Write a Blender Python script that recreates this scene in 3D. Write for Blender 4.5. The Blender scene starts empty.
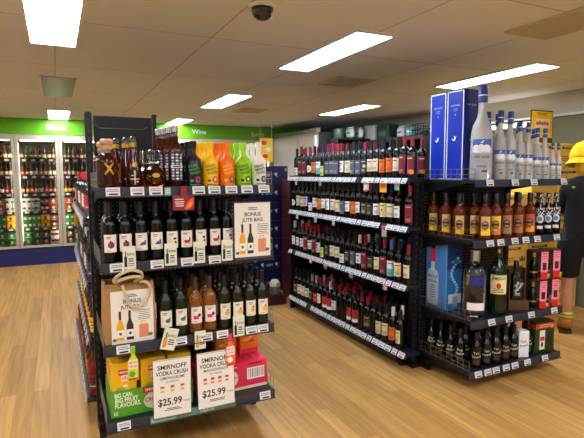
import bpy, math, random
from mathutils import Matrix, Vector
random.seed(7)
PI = math.pi
COL = bpy.context.scene.collection

# ------------------------------------------------------------------ materials
def lin(c):
    c = c / 255.0
    return c / 12.92 if c <= 0.04045 else ((c + 0.055) / 1.055) ** 2.4
def rgb(r, g, b): return (lin(r), lin(g), lin(b), 1.0)
MATS = {}
def mat(name, col, rough=0.5, metal=0.0, trans=0.0, noise=0.0, scale=30.0, bump=0.0, coat=0.0, ior=1.45, emit=0.0, spec=0.5):
    m = bpy.data.materials.new(name); m.use_nodes = True
    nt = m.node_tree; p = nt.nodes['Principled BSDF']
    c = rgb(*col)
    p.inputs['Base Color'].default_value = c
    p.inputs['Roughness'].default_value = rough
    p.inputs['Metallic'].default_value = metal
    p.inputs['Transmission Weight'].default_value = trans
    p.inputs['Coat Weight'].default_value = coat
    p.inputs['IOR'].default_value = ior
    p.inputs['Specular IOR Level'].default_value = spec
    if emit:
        p.inputs['Emission Color'].default_value = c
        p.inputs['Emission Strength'].default_value = emit
    if noise or bump:
        tc = nt.nodes.new('ShaderNodeTexCoord'); n = nt.nodes.new('ShaderNodeTexNoise')
        n.inputs['Scale'].default_value = scale; n.inputs['Detail'].default_value = 3
        nt.links.new(tc.outputs['Object'], n.inputs['Vector'])
        if noise:
            r = nt.nodes.new('ShaderNodeMapRange')
            r.inputs['To Min'].default_value = 1 - noise; r.inputs['To Max'].default_value = 1 + noise
            nt.links.new(n.outputs['Fac'], r.inputs['Value'])
            mx = nt.nodes.new('ShaderNodeMix'); mx.data_type = 'RGBA'; mx.blend_type = 'MULTIPLY'; mx.inputs['Factor'].default_value = 1
            mx.inputs[6].default_value = c
            nt.links.new(r.outputs['Result'], mx.inputs[7]); nt.links.new(mx.outputs[2], p.inputs['Base Color'])
        if bump:
            b = nt.nodes.new('ShaderNodeBump'); b.inputs['Strength'].default_value = bump; b.inputs['Distance'].default_value = 0.01
            nt.links.new(n.outputs['Fac'], b.inputs['Height']); nt.links.new(b.outputs['Normal'], p.inputs['Normal'])
    MATS[name] = m
    return m
def C(r, g, b, rough=0.45):
    k = 'ink_%d_%d_%d' % (r, g, b)
    return k if k in MATS else (mat(k, (r, g, b), rough) and k)

mat('black_metal', (20, 21, 25), 0.42, 0.3, noise=0.15)
mat('shelf_metal', (34, 36, 44), 0.4, 0.3, noise=0.1)
mat('rail_grey', (50, 53, 66), 0.35)
mat('wire', (150, 148, 140), 0.3, 0.8)
mat('ticket', (226, 226, 226), 0.5)
mat('print', (70, 70, 75), 0.6)
mat('wine_glass', (7, 8, 7), 0.06, spec=0.5)
mat('wine_glass_red', (20, 8, 10), 0.07, coat=0.4, spec=0.7)
mat('clear_glass', (240, 246, 248), 0.02, trans=1.0)
mat('frosted_glass', (240, 243, 246), 0.28, trans=0.62)
mat('amber_glass', (214, 112, 24), 0.02, trans=1.0)
mat('dark_amber_glass', (120, 44, 16), 0.03, trans=0.85)
mat('whisky_glass', (140, 58, 16), 0.04, trans=0.6)
mat('rose_glass', (244, 160, 70), 0.03, trans=0.8)
mat('green_glass', (18, 42, 24), 0.06, trans=0.3)
mat('olive_glass', (38, 40, 16), 0.06, trans=0.3)
mat('red_liquor', (140, 16, 12), 0.05, trans=0.35)
mat('white_plastic', (235, 235, 232), 0.4)
mat('acrylic', (235, 245, 245), 0.05, trans=0.9)
mat('steel', (190, 192, 195), 0.25, 0.9)
mat('gold', (214, 170, 70), 0.3, 0.9)
mat('jute', (176, 132, 78), 0.9, noise=0.3, scale=220, bump=0.6)
mat('rope', (214, 196, 158), 0.85, noise=0.2, scale=200, bump=0.5)
mat('carton', (250, 198, 88), 0.75, noise=0.08, scale=8)
mat('navy_card', (16, 24, 66), 0.4, noise=0.1)
mat('maroon_card', (64, 10, 20), 0.45, noise=0.12)
mat('knit_yellow', (240, 190, 24), 0.95, noise=0.3, scale=90, bump=1.0)
mat('black_cloth', (17, 17, 19), 0.9, noise=0.3, scale=40, bump=0.3)
mat('skin', (196, 140, 108), 0.55, noise=0.06, scale=20)
mat('boot_leather', (176, 116, 52), 0.7, noise=0.2, scale=25, bump=0.3)
mat('rubber', (60, 48, 34), 0.8)
mat('hair', (50, 34, 22), 0.8, noise=0.4, scale=80)
mat('fridge_frame', (196, 190, 172), 0.35, 0.25)
mat('fridge_inside', (120, 114, 98), 0.6, noise=0.1)
mat('fridge_kick', (26, 38, 104), 0.4, noise=0.05)
mat('band_green', (98, 176, 22), 0.4, noise=0.04, scale=2)
mat('wall_paint', (196, 190, 176), 0.8, noise=0.03, scale=3)
mat('olive_paint', (120, 122, 100), 0.8, noise=0.03, scale=3)
mat('white_panel', (228, 228, 230), 0.35, noise=0.02)
mat('lamp', (240, 245, 255), 0.5, emit=9.0)
mat('lamp_cool', (214, 230, 255), 0.5, emit=9.0)
mat('lamp_off', (128, 124, 112), 0.3)
mat('strip_lamp', (255, 244, 225), 0.5, emit=3.0)
mat('fridge_lamp', (255, 240, 205), 0.5, emit=5.0)
mat('dome', (8, 8, 10), 0.05, coat=0.8)

# perforated dark metal panel
def perforated():
    m = mat('perforated_metal', (16, 17, 21), 0.4, 0.3); nt = m.node_tree; p = nt.nodes['Principled BSDF']
    tc = nt.nodes.new('ShaderNodeTexCoord'); v = nt.nodes.new('ShaderNodeVectorMath'); v.operation = 'SCALE'; v.inputs['Scale'].default_value = 40
    f = nt.nodes.new('ShaderNodeVectorMath'); f.operation = 'FRACTION'
    s = nt.nodes.new('ShaderNodeVectorMath'); s.operation = 'SUBTRACT'; s.inputs[1].default_value = (0.5, 0.5, 0.5)
    sx = nt.nodes.new('ShaderNodeSeparateXYZ')
    nt.links.new(tc.outputs['Object'], v.inputs[0]); nt.links.new(v.outputs[0], f.inputs[0]); nt.links.new(f.outputs[0], s.inputs[0]); nt.links.new(s.outputs[0], sx.inputs[0])
    def pw(o):
        q = nt.nodes.new('ShaderNodeMath'); q.operation = 'POWER'; q.inputs[1].default_value = 2; nt.links.new(o, q.inputs[0]); return q.outputs[0]
    a = nt.nodes.new('ShaderNodeMath'); a.operation = 'ADD'
    nt.links.new(pw(sx.outputs['X']), a.inputs[0]); nt.links.new(pw(sx.outputs['Z']), a.inputs[1])
    l = nt.nodes.new('ShaderNodeMath'); l.operation = 'LESS_THAN'; l.inputs[1].default_value = 0.035; nt.links.new(a.outputs[0], l.inputs[0])
    mx = nt.nodes.new('ShaderNodeMix'); mx.data_type = 'RGBA'; mx.inputs[6].default_value = rgb(18, 19, 24); mx.inputs[7].default_value = rgb(120, 108, 80)
    nt.links.new(l.outputs[0], mx.inputs['Factor']); nt.links.new(mx.outputs[2], p.inputs['Base Color'])
perforated()

def planks():
    m = mat('wood_planks', (200, 150, 90), 0.42); nt = m.node_tree; p = nt.nodes['Principled BSDF']; L = nt.links
    tc = nt.nodes.new('ShaderNodeTexCoord'); mp = nt.nodes.new('ShaderNodeMapping'); mp.inputs['Rotation'].default_value = (0, 0, PI / 2)
    L.new(tc.outputs['Object'], mp.inputs['Vector'])
    br = nt.nodes.new('ShaderNodeTexBrick')
    br.offset = 0.37; br.inputs['Scale'].default_value = 1.0
    br.inputs['Brick Width'].default_value = 1.1; br.inputs['Row Height'].default_value = 0.1
    br.inputs['Mortar Size'].default_value = 0.0012; br.inputs['Mortar Smooth'].default_value = 0.3
    br.inputs['Color1'].default_value = rgb(206, 160, 90); br.inputs['Color2'].default_value = rgb(178, 132, 70); br.inputs['Mortar'].default_value = rgb(150, 108, 58)
    L.new(mp.outputs[0], br.inputs['Vector'])
    mp2 = nt.nodes.new('ShaderNodeMapping'); mp2.inputs['Scale'].default_value = (34, 1.6, 1)
    L.new(tc.outputs['Object'], mp2.inputs['Vector'])
    n = nt.nodes.new('ShaderNodeTexNoise'); n.inputs['Scale'].default_value = 1.0; n.inputs['Detail'].default_value = 6; n.inputs['Distortion'].default_value = 0.6
    L.new(mp2.outputs[0], n.inputs['Vector'])
    r = nt.nodes.new('ShaderNodeMapRange'); r.inputs['To Min'].default_value = 0.45; r.inputs['To Max'].default_value = 1.5
    L.new(n.outputs['Fac'], r.inputs['Value'])
    mx = nt.nodes.new('ShaderNodeMix'); mx.data_type = 'RGBA'; mx.blend_type = 'MULTIPLY'; mx.inputs['Factor'].default_value = 1
    L.new(br.outputs['Color'], mx.inputs[6]); L.new(r.outputs['Result'], mx.inputs[7]); L.new(mx.outputs[2], p.inputs['Base Color'])
    b = nt.nodes.new('ShaderNodeBump'); b.inputs['Strength'].default_value = 0.12; b.inputs['Distance'].default_value = 0.004
    L.new(n.outputs['Fac'], b.inputs['Height']); L.new(b.outputs['Normal'], p.inputs['Normal'])
planks()

def ceiling_mat():
    m = mat('ceiling_board', (186, 180, 168), 0.85); nt = m.node_tree; p = nt.nodes['Principled BSDF']; L = nt.links
    tc = nt.nodes.new('ShaderNodeTexCoord')
    mp = nt.nodes.new('ShaderNodeMapping'); mp.inputs['Rotation'].default_value = (0, 0, PI / 2); mp.inputs['Location'].default_value = (0.55, 0.9, 0)
    L.new(tc.outputs['Object'], mp.inputs['Vector'])
    br = nt.nodes.new('ShaderNodeTexBrick'); br.offset = 0.0; br.inputs['Scale'].default_value = 1.0
    br.inputs['Brick Width'].default_value = 1.35; br.inputs['Row Height'].default_value = 0.94
    br.inputs['Mortar Size'].default_value = 0.006; br.inputs['Mortar Smooth'].default_value = 0.2
    br.inputs['Color1'].default_value = rgb(226, 230, 238); br.inputs['Color2'].default_value = rgb(220, 224, 232); br.inputs['Mortar'].default_value = rgb(176, 174, 170)
    L.new(mp.outputs[0], br.inputs['Vector']); L.new(br.outputs['Color'], p.inputs['Base Color'])
ceiling_mat()

# ------------------------------------------------------------------ mesh building
class MB:
    def __init__(s): s.v = []; s.f = []; s.m = []; s.slots = []; s.M = Matrix.Identity(4)
    def mi(s, k):
        if k not in s.slots: s.slots.append(k)
        return s.slots.index(k)
    def add(s, vs, fs, k):
        b = len(s.v); i = s.mi(k)
        s.v += [tuple(s.M @ Vector(p)) for p in vs]
        s.f += [tuple(b + j for j in f) for f in fs]; s.m += [i] * len(fs)
    def box(s, x0, y0, z0, x1, y1, z1, k):
        vs = [(x, y, z) for x in (x0, x1) for y in (y0, y1) for z in (z0, z1)]
        s.add(vs, [(0, 1, 3, 2), (4, 6, 7, 5), (0, 4, 5, 1), (2, 3, 7, 6), (0, 2, 6, 4), (1, 5, 7, 3)], k)
    def bbox(s, x0, y0, z0, x1, y1, z1, k, b=0.004):
        # box with chamfered vertical and horizontal edges
        rings = []
        def ring(z, i): return [(x0 + i + b, y0 + i, z), (x1 - i - b, y0 + i, z), (x1 - i, y0 + i + b, z), (x1 - i, y1 - i - b, z), (x1 - i - b, y1 - i, z), (x0 + i + b, y1 - i, z), (x0 + i, y1 - i - b, z), (x0 + i, y0 + i + b, z)]
        vs = ring(z0, b) + ring(z0 + b, 0) + ring(z1 - b, 0) + ring(z1, b)
        fs = [tuple(range(7, -1, -1)), tuple(range(24, 32))]
        for r in range(3):
            for i in range(8): fs.append((r * 8 + i, r * 8 + (i + 1) % 8, r * 8 + 8 + (i + 1) % 8, r * 8 + 8 + i))
        s.add(vs, fs, k)
    def lathe(s, prof, k, n=20, x=0, y=0, close=True, sy=1.0, pw=None):
        vs = []
        for r, z in prof:
            for i in range(n):
                a = 2 * PI * i / n + PI / n; ca, sa = math.cos(a), math.sin(a)
                if pw:   # squarish section
                    q = (abs(ca) ** pw + abs(sa) ** pw) ** (-1 / pw)
                    ca *= q; sa *= q
                vs.append((x + r * ca, y + r * sa * sy, z))
        fs = []
        for j in range(len(prof) - 1):
            for i in range(n): fs.append((j * n + i, j * n + (i + 1) % n, (j + 1) * n + (i + 1) % n, (j + 1) * n + i))
        if close:
            fs.append(tuple(range(n - 1, -1, -1))); fs.append(tuple((len(prof) - 1) * n + i for i in range(n)))
        s.add(vs, fs, k)
    def tube(s, pts, r, k, n=6):
        pts = [Vector(p) for p in pts]; vs = []
        for i, p in enumerate(pts):
            d = (pts[min(i + 1, len(pts) - 1)] - pts[max(i - 1, 0)]).normalized()
            u = d.cross(Vector((0, 0, 1)))
            if u.length < 0.01: u = d.cross(Vector((1, 0, 0)))
            u.normalize(); w = d.cross(u)
            rr = r[i] if isinstance(r, (list, tuple)) else r
            for j in range(n):
                a = 2 * PI * j / n; vs.append(p + (u * math.cos(a) + w * math.sin(a)) * rr)
        fs = [tuple(range(n)), tuple((len(pts) - 1) * n + i for i in range(n - 1, -1, -1))]
        for i in range(len(pts) - 1):
            for j in range(n): fs.append((i * n + j, (i + 1) * n + j, (i + 1) * n + (j + 1) % n, i * n + (j + 1) % n))
        s.add([tuple(v) for v in vs], fs, k)
    def ball(s, c, r, k, n=14, m=8, sc=(1, 1, 1)):
        vs = []; fs = []
        for j in range(1, m):
            t = PI * j / m
            for i in range(n):
                a = 2 * PI * i / n; vs.append((c[0] + r * sc[0] * math.sin(t) * math.cos(a), c[1] + r * sc[1] * math.sin(t) * math.sin(a), c[2] + r * sc[2] * math.cos(t)))
        vs += [(c[0], c[1], c[2] + r * sc[2]), (c[0], c[1], c[2] - r * sc[2])]; T = len(vs) - 2; B = T + 1
        for j in range(m - 2):
            for i in range(n): fs.append((j * n + i, (j + 1) * n + i, (j + 1) * n + (i + 1) % n, j * n + (i + 1) % n))
        for i in range(n):
            fs.append((T, i, (i + 1) % n)); fs.append((B, (m - 2) * n + (i + 1) % n, (m - 2) * n + i))
        s.add(vs, fs, k)
    def decal(s, d, fn):
        for pts, faces, k, lift in d.items: s.add([fn(u, v, lift) for u, v in pts], faces, k)
    def mesh(s, name, smooth=True, ang=35):
        me = bpy.data.meshes.new(name); me.from_pydata(s.v, [], s.f)
        for k in s.slots: me.materials.append(MATS[k])
        me.polygons.foreach_set('material_index', s.m)
        me.update()
        if smooth:
            me.polygons.foreach_set('use_smooth', [True] * len(me.polygons))
            me.set_sharp_from_angle(angle=math.radians(ang))
        return me

FC = {}
def glyphs(t, bold=0.0, shear=0.0):
    k = (t, bold, shear)
    if k not in FC:
        cu = bpy.data.curves.new('lettering', 'FONT'); cu.body = t; cu.size = 1; cu.resolution_u = 3; cu.offset = bold * 0.45; cu.shear = shear
        cu.align_x = 'CENTER'; cu.align_y = 'CENTER'
        o = bpy.data.objects.new('lettering', cu); COL.objects.link(o)
        me = bpy.data.meshes.new_from_object(o)
        vs = [(v.co.x, v.co.y) for v in me.vertices]; fs = [tuple(p.vertices) for p in me.polygons]
        bpy.data.objects.remove(o); bpy.data.meshes.remove(me); bpy.data.curves.remove(cu)
        w = (max(x for x, y in vs) - min(x for x, y in vs)) if vs else 1
        FC[k] = (vs, fs, w)
    return FC[k]
class D:
    """flat print in metres: u to the side, v up; later wrapped on a surface"""
    def __init__(s, step=0.008): s.items = []; s.step = step
    def rect(s, u0, v0, u1, v1, k, l=1):
        n = max(1, int(math.ceil((u1 - u0) / s.step))); pts = []; fs = []
        for i in range(n + 1):
            u = u0 + (u1 - u0) * i / n; pts += [(u, v0), (u, v1)]
        for i in range(n): fs.append((2 * i, 2 * i + 2, 2 * i + 3, 2 * i + 1))
        s.items.append((pts, fs, k, l))
    def ell(s, cu, cv, a, b, k, l=2, n=8):
        pts = []; fs = []
        for i in range(n + 1):
            t = -math.cos(PI * i / n); h = math.sqrt(max(0.0, 1 - t * t)) + 1e-3; pts += [(cu + a * t, cv - b * h), (cu + a * t, cv + b * h)]
        for i in range(n): fs.append((2 * i, 2 * i + 2, 2 * i + 3, 2 * i + 1))
        s.items.append((pts, fs, k, l))
    def poly(s, pts, k, l=2): s.items.append((list(pts), [tuple(range(len(pts)))], k, l))
    def text(s, t, u, v, h, k, l=3, bold=0.02, maxw=None, shear=0, rot=0):
        vs, fs, w = glyphs(t, bold, shear)
        sx = h
        if maxw and w * h > maxw: sx = maxw / w
        c, q = math.cos(rot), math.sin(rot)
        s.items.append(([(u + (x * sx) * c - y * h * q, v + (x * sx) * q + y * h * c) for x, y in vs], fs, k, l))
    def bars(s, u0, u1, v, n, dv, h, k='print', l=2, jag=0.3):
        for i in range(n):
            e = random.random() * jag * (u1 - u0) / 2
            s.rect(u0 + e, v - i * dv, u1 - e, v - i * dv + h, k, l)
LIFT = 0.0004
def cyl(r):  # front is -Y
    return lambda u, v, l: ((r + l * LIFT) * math.sin(u / r), -(r + l * LIFT) * math.cos(u / r), v)
def front(y, x=0, z=0): return lambda u, v, l: (x + u, y - l * LIFT * 1.5, z + v)
def leftf(x, y=0, z=0): return lambda u, v, l: (x - l * LIFT * 1.5, y - u, z + v)   # faces -X; u runs towards -Y
def topf(z, x=0, y=0): return lambda u, v, l: (x + u, y + v, z + l * LIFT * 1.5)

# ------------------------------------------------------------------ objects
def ob(name, me, parent=None, loc=(0, 0, 0), rz=0.0, rot=None):
    o = bpy.data.objects.new(name, me); COL.objects.link(o); o.location = loc
    o.rotation_euler = rot if rot else (0, 0, rz)
    if parent: o.parent = parent
    return o
def tag(o, label, cat, group=None, kind=None):
    if label:
        n = len(label.split())
        if n > 16 or n < 4: print('LABEL LENGTH', n, label)
        o['label'] = label
    if cat: o['category'] = cat
    if group: o['group'] = group
    if kind: o['kind'] = kind
    return o
def struct(name, me, loc=(0, 0, 0), label=None):
    o = ob(name, me, None, loc); o['kind'] = 'structure'
    if label: o['label'] = label
    return o
ORD = 'first second third fourth fifth sixth seventh eighth ninth tenth eleventh twelfth thirteenth fourteenth fifteenth sixteenth seventeenth eighteenth nineteenth twentieth twenty-first twenty-second twenty-third twenty-fourth twenty-fifth'.split()
MC = {}
def cached(key, fn):
    if key not in MC: MC[key] = fn()
    return MC[key]

class Kind:
    """one kind of bottle: body mesh with cap and label parts"""
    def __init__(s, name, cat, body, parts): s.name, s.cat, s.body, s.parts = name, cat, body, parts
    def place(s, x, y, z, rz, label, group=None, scale=1.0, cat=None):
        o = ob(s.name, s.body, None, (x, y, z), rz); o.scale = (scale[0], scale[0], scale[1]) if isinstance(scale, tuple) else (scale,) * 3
        tag(o, label, cat or s.cat, group)
        for nm, me in s.parts: ob(nm, me, o)
        return o

def lathe_mesh(name, prof, k, n=20, **kw):
    b = MB(); b.lathe(prof, k, n, **kw); return b.mesh(name)
def label_mesh(name, r, d):
    b = MB(); b.decal(d, cyl(r)); return b.mesh(name, ang=60)

WINE = [(0.033, 0), (0.0365, 0.004), (0.0365, 0.185), (0.034, 0.203), (0.026, 0.218), (0.0165, 0.23), (0.0145, 0.242), (0.0142, 0.302)]
def wine_body(g, n=16): return cached(('wb', g, n), lambda: lathe_mesh('bottle_glass', WINE, g, n))
def wine_cap(k, n=14): return cached(('wc', k, n), lambda: lathe_mesh('bottle_cap', [(0.0156, 0.236), (0.0152, 0.24), (0.0148, 0.306), (0.012, 0.3085)], k, n))

# ------------------------------------------------------------------ the room
b = MB(); b.box(-2.8, -3.2, -0.1, 5.3, 10.0, 0, 'wood_planks'); struct('floor', b.mesh('floor', False), label='light oak plank floor')
b = MB(); b.box(-2.8, -3.2, 2.4, 5.3, 10.0, 2.5, 'ceiling_board'); struct('ceiling', b.mesh('ceiling', False), label='off white board ceiling')
b = MB(); b.box(-2.8, -3.2, 0, -2.7, 10.0, 2.4, 'wall_paint'); struct('wall_left', b.mesh('wall', False))
b = MB(); b.box(5.2, -3.2, 0, 5.3, 10.0, 2.14, 'olive_paint'); b.box(5.2, -3.2, 2.14, 5.3, 10.0, 2.4, 'wall_paint'); struct('wall_right', b.mesh('wall', False))
b = MB(); b.box(-2.7, -3.2, 0, 5.2, -3.1, 2.4, 'wall_paint'); struct('wall_behind', b.mesh('wall', False))
b = MB(); b.box(-2.7, 9.85, 0, 5.2, 9.95, 2.4, 'wall_paint'); struct('wall_far', b.mesh('wall', False))
b = MB(); b.box(5.155, -3.1, 2.125, 5.2, 9.8, 2.15, 'white_panel'); struct('trim_1', b.mesh('trim', False))

# green fascia above the fridges, with the aisle names on it
b = MB(); b.box(-2.7, 9.03, 2.14, 4.55, 9.84, 2.395, 'band_green')
d = D(0.5)
d.text('Beers', 0.05, 2.262, 0.13, 'white_plastic', bold=0.03); d.text('Wine', 2.45, 2.262, 0.12, 'white_plastic', bold=0.02); d.text('Spirits', 3.62, 2.25, 0.11, 'white_plastic')
b.decal(d, front(9.028)); struct('trim_2', b.mesh('fascia', False), label='bright green fascia with white aisle names')

def ceiling_light(x, y, k, lab, w=0.3, l=1.22, grp='recessed ceiling light panels'):
    o = tag(ob('ceiling_light', None, None, (x, y, 2.4)), lab, 'ceiling light', grp)
    b = MB()
    for s in (-1, 1):
        b.box(s * w / 2 - 0.012, -l / 2, -0.012, s * w / 2 + 0.012, l / 2, 0.0, 'white_panel')
        b.box(-w / 2, s * l / 2 - 0.012, -0.012, w / 2, s * l / 2 + 0.012, 0.0, 'white_panel')
    ob('frame', b.mesh('light_frame', False), o)
    b = MB(); b.box(-w / 2 + 0.012, -l / 2 + 0.012, -0.008, w / 2 - 0.012, l / 2 - 0.012, -0.001, k); ob('diffuser', b.mesh('diffuser', False), o)
LT = [(0.03, 3.25, 'lamp', 'lit ceiling panel at the corner above the tall rum and wine display'),
      (1.91, 3.3, 'lamp_cool', 'lit bluish white ceiling panel between the dome camera and the wine gondola'),
      (3.78, 3.45, 'lamp', 'long lit ceiling panel above the tall blue gift boxes'),
      (0.09, 8.35, 'lamp', 'small lit ceiling panel in front of the Beers fascia'),
      (1.96, 6.0, 'lamp', 'lit ceiling panel above the middle of the aisle'),
      (3.85, 6.1, 'lamp', 'lit ceiling panel above the cold room doors'),
      (1.98, 8.75, 'lamp', 'lit ceiling panel in front of the Wine fascia'),
      (0.03, 0.6, 'lamp', None), (1.91, 0.6, 'lamp', None), (3.78, 0.6, 'lamp', None),
      (1.91, -2.0, 'lamp', None), (0.03, -2.0, 'lamp', None), (3.78, -2.0, 'lamp', None), (-1.85, .6, 'lamp', None), (-1.85, 3.3, 'lamp', None), (-1.85, 6.0, 'lamp', None)]  # panels without a label are unseen, added along the grid for frontal light
for x, y, k, lab in LT:
    if lab: ceiling_light(x, y, k, lab)
    else: ceiling_light(x, y, k, 'unseen ceiling light panel added overhead out of the frame', grp='added ceiling light panels outside the frame')
o = tag(ob('ceiling_light', None, None, (0.07, 5.75, 2.4)), 'unlit grey ceiling panel in line with the small lit one', 'ceiling light', 'recessed ceiling light panels')
b = MB(); b.box(-0.16, -0.62, -0.006, 0.16, 0.62, 0, 'lamp_off'); ob('diffuser', b.mesh('diffuser', False), o)
b = MB()
for s in (-1, 1): b.box(s * 0.16 - 0.01, -0.62, -0.01, s * 0.16 + 0.01, 0.62, 0, 'white_panel')
ob('frame', b.mesh('light_frame', False), o)

def vent(x0, y0, x1, y1, lab, n=9):
    o = tag(ob('ceiling_vent', None, None, ((x0 + x1) / 2, (y0 + y1) / 2, 2.4)), lab, 'ceiling vent', 'air conditioning vents in the ceiling')
    w, l = (x1 - x0) / 2, (y1 - y0) / 2
    b = MB(); b.box(-w, -l, -0.004, w, l, 0, C(50, 50, 52)); ob('backing', b.mesh('vent_back', False), o)
    b = MB()
    for s in (-1, 1):
        b.box(s * w - 0.02, -l - 0.02, -0.012, s * w + 0.02, l + 0.02, 0, 'wall_paint'); b.box(-w, s * l - 0.02, -0.012, w, s * l + 0.02, 0, 'wall_paint')
    ob('frame', b.mesh('vent_frame', False), o)
    b = MB()
    for i in range(n):
        x = -w + (i + 0.5) * 2 * w / n; b.M = Matrix.Translation((x, 0, -0.008)) @ Matrix.Rotation(0.6, 4, 'Y'); b.box(-0.011, -l, -0.002, 0.011, l, 0.002, 'wall_paint')
    ob('louvre', b.mesh('vent_louvres', False), o)
vent(2.66, 1.55, 3.02, 2.3, 'slatted white air vent in the ceiling, close to the long lit panel', 12)
vent(2.45, 4.03, 2.84, 4.42, 'square grey ceiling diffuser over the wine gondola', 6)
vent(2.4, 6.5, 2.75, 6.9, 'faint square ceiling vent by the far end of the fascia', 6)

o = tag(ob('security_camera', None, None, (1.05, 2.53, 2.4)), 'black glass dome security camera fixed to the ceiling', 'camera')
o.scale = (1.25, 1.25, 1.25)
ob('base', lathe_mesh('camera_base', [(0.06, -0.012), (0.062, 0)], 'white_panel', 24), o)
ob('dome', lathe_mesh('camera_dome', [(0.008, -0.062), (0.025, -0.057), (0.04, -0.045), (0.047, -0.028), (0.048, -0.012)], 'dome', 24), o)

# ------------------------------------------------------------------ fridges along the far wall
FZ = [0.32, 0.60, 0.88, 1.17, 1.46, 1.74]; FW = 0.64; FX0 = -0.565
def fridge(i):
    x0 = FX0 + i * FW
    labs = {-1: 'glass door fridge cut off by the frame edge', 0: 'glass door drinks fridge, widest view, under the Beers sign', 1: 'glass door drinks fridge partly behind the dark display'}
    o = tag(ob('drinks_fridge', None, None, (x0, 9.03, 0)), labs.get(i, 'glass door drinks fridge behind the %s' % {2: 'tall black header panel', 3: 'ornate silver label bottles', 4: 'yellow and orange rum bottles', 5: 'lime green and white rum bottles', 6: 'yellow notice with red spots'}.get(i, 'display')), 'fridge', 'glass door fridges along the far wall')
    b = MB(); w = FW
    b.box(0, 0.06, 0, 0.02, 0.8, 2.14, 'fridge_inside'); b.box(w - 0.02, 0.06, 0, w, 0.8, 2.14, 'fridge_inside')
    b.box(0.02, 0.78, 0, w - 0.02, 0.8, 2.14, 'fridge_inside'); b.box(0.02, 0.06, 2.08, w - 0.02, 0.78, 2.14, 'fridge_inside'); b.box(0.02, 0.06, 0.2, w - 0.02, 0.78, 0.26, 'fridge_inside')
    ob('body', b.mesh('fridge_body', False), o)
    b = MB(); b.box(0, 0.02, 0, w, 0.06, 0.27, 'fridge_kick'); ob('kick_panel', b.mesh('kick', False), o)
    b = MB()
    b.box(0.004, 0, 0.29, 0.05, 0.05, 2.1, 'fridge_frame'); b.box(w - 0.05, 0, 0.29, w - 0.004, 0.05, 2.1, 'fridge_frame')
    b.box(0.05, 0, 0.29, w - 0.05, 0.05, 0.33, 'fridge_frame'); b.box(0.05, 0, 2.05, w - 0.05, 0.05, 2.1, 'fridge_frame'); b.box(0, 0.01, 2.1, w, 0.06, 2.14, 'fridge_frame')
    dr = ob('door', b.mesh('fridge_door', False), o)
    b = MB(); b.box(w - 0.075, -0.035, 0.9, w - 0.06, -0.02, 1.5, 'steel'); b.box(w - 0.075, -0.02, 0.92, w - 0.06, 0.0, 0.95, 'steel'); b.box(w - 0.075, -0.02, 1.45, w - 0.06, 0.0, 1.48, 'steel')
    ob('handle', b.mesh('handle', False), dr)
    b = MB(); b.box(0.05, 0.022, 0.33, w - 0.05, 0.026, 2.05, 'pane'); ob('glass_pane', b.mesh('pane', False), dr)
    b = MB(); b.box(0.03, 0.075, 0.4, 0.05, 0.09, 2.0, 'fridge_lamp'); b.box(w - 0.05, 0.075, 0.4, w - 0.03, 0.09, 2.0, 'fridge_lamp'); b.box(0.08, 0.09, 2.04, w - 0.08, 0.12, 2.06, 'fridge_lamp')
    ob('light_strip', b.mesh('strip', False), o)
    for z in FZ:
        b = MB(); b.box(0.025, 0.13, z - 0.015, w - 0.025, 0.7, z, 'wire'); b.box(0.025, 0.118, z - 0.03, w - 0.025, 0.13, z + 0.005, 'rail_grey')
        sh = ob('shelf', b.mesh('fridge_shelf', False), o)
        b = MB()
        for k in range(4): b.box(0.09 + k * 0.13, 0.112, z - 0.028, 0.15 + k * 0.13, 0.118, z + 0.004, 'ticket')
        ob('price_ticket', b.mesh('tickets', False), sh)
    return x0
mm = mat('pane', (255, 255, 255), 0.0, trans=1.0, ior=1.12)
mat('amber_beer', (84, 56, 36), 0.08)
SMALL = [(0.028, 0), (0.03, 0.004), (0.03, 0.11), (0.024, 0.135), (0.012, 0.165), (0.0115, 0.215)]
def fridge_bottle(g, lc, cc):
    def mk():
        d = D(); d.rect(-0.035, 0.03, 0.035, 0.09, lc); d.rect(-0.02, 0.055, 0.02, 0.066, C(250, 250, 240), 2)
        return Kind('beer_bottle', 'bottle', lathe_mesh('beer_bottle', SMALL, g, 10), [('label', label_mesh('beer_label', 0.0305, d)), ('cap', lathe_mesh('beer_cap', [(0.0135, 0.205), (0.0135, 0.222)], cc, 8))])
    return cached(('fb', g, lc, cc), mk)
def pack_mesh(w, dd, h, base, band, dot):
    def mk():
        b = MB(); b.bbox(-w / 2, 0, 0, w / 2, dd, h, base, 0.004)
        d = D(1); d.rect(-w / 2 + 0.005, h * 0.32, w / 2 - 0.005, h * 0.62, band, 1); d.ell(0, h * 0.5, w * 0.16, h * 0.22, dot, 2); d.rect(-w * 0.3, h * 0.12, w * 0.3, h * 0.2, dot, 1)
        b.decal(d, front(0)); return b.mesh('drink_pack')
    return cached(('pk', w, dd, h, base, band, dot), mk)
DOORN = {-1: 'frame edge fridge', 0: 'middle fridge', 1: 'fridge by display'}
SHN = ['bottom shelf', 'second shelf up', 'third shelf up', 'fourth shelf up', 'fifth shelf up', 'top shelf']
G = C(24, 92, 44); G2 = C(44, 120, 50); RD = C(178, 26, 24); OR = C(238, 150, 24); SV = C(196, 200, 200); BR = C(120, 62, 24); BK = C(24, 24, 26); CR = C(232, 222, 190); TN = C(196, 150, 92)
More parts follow.
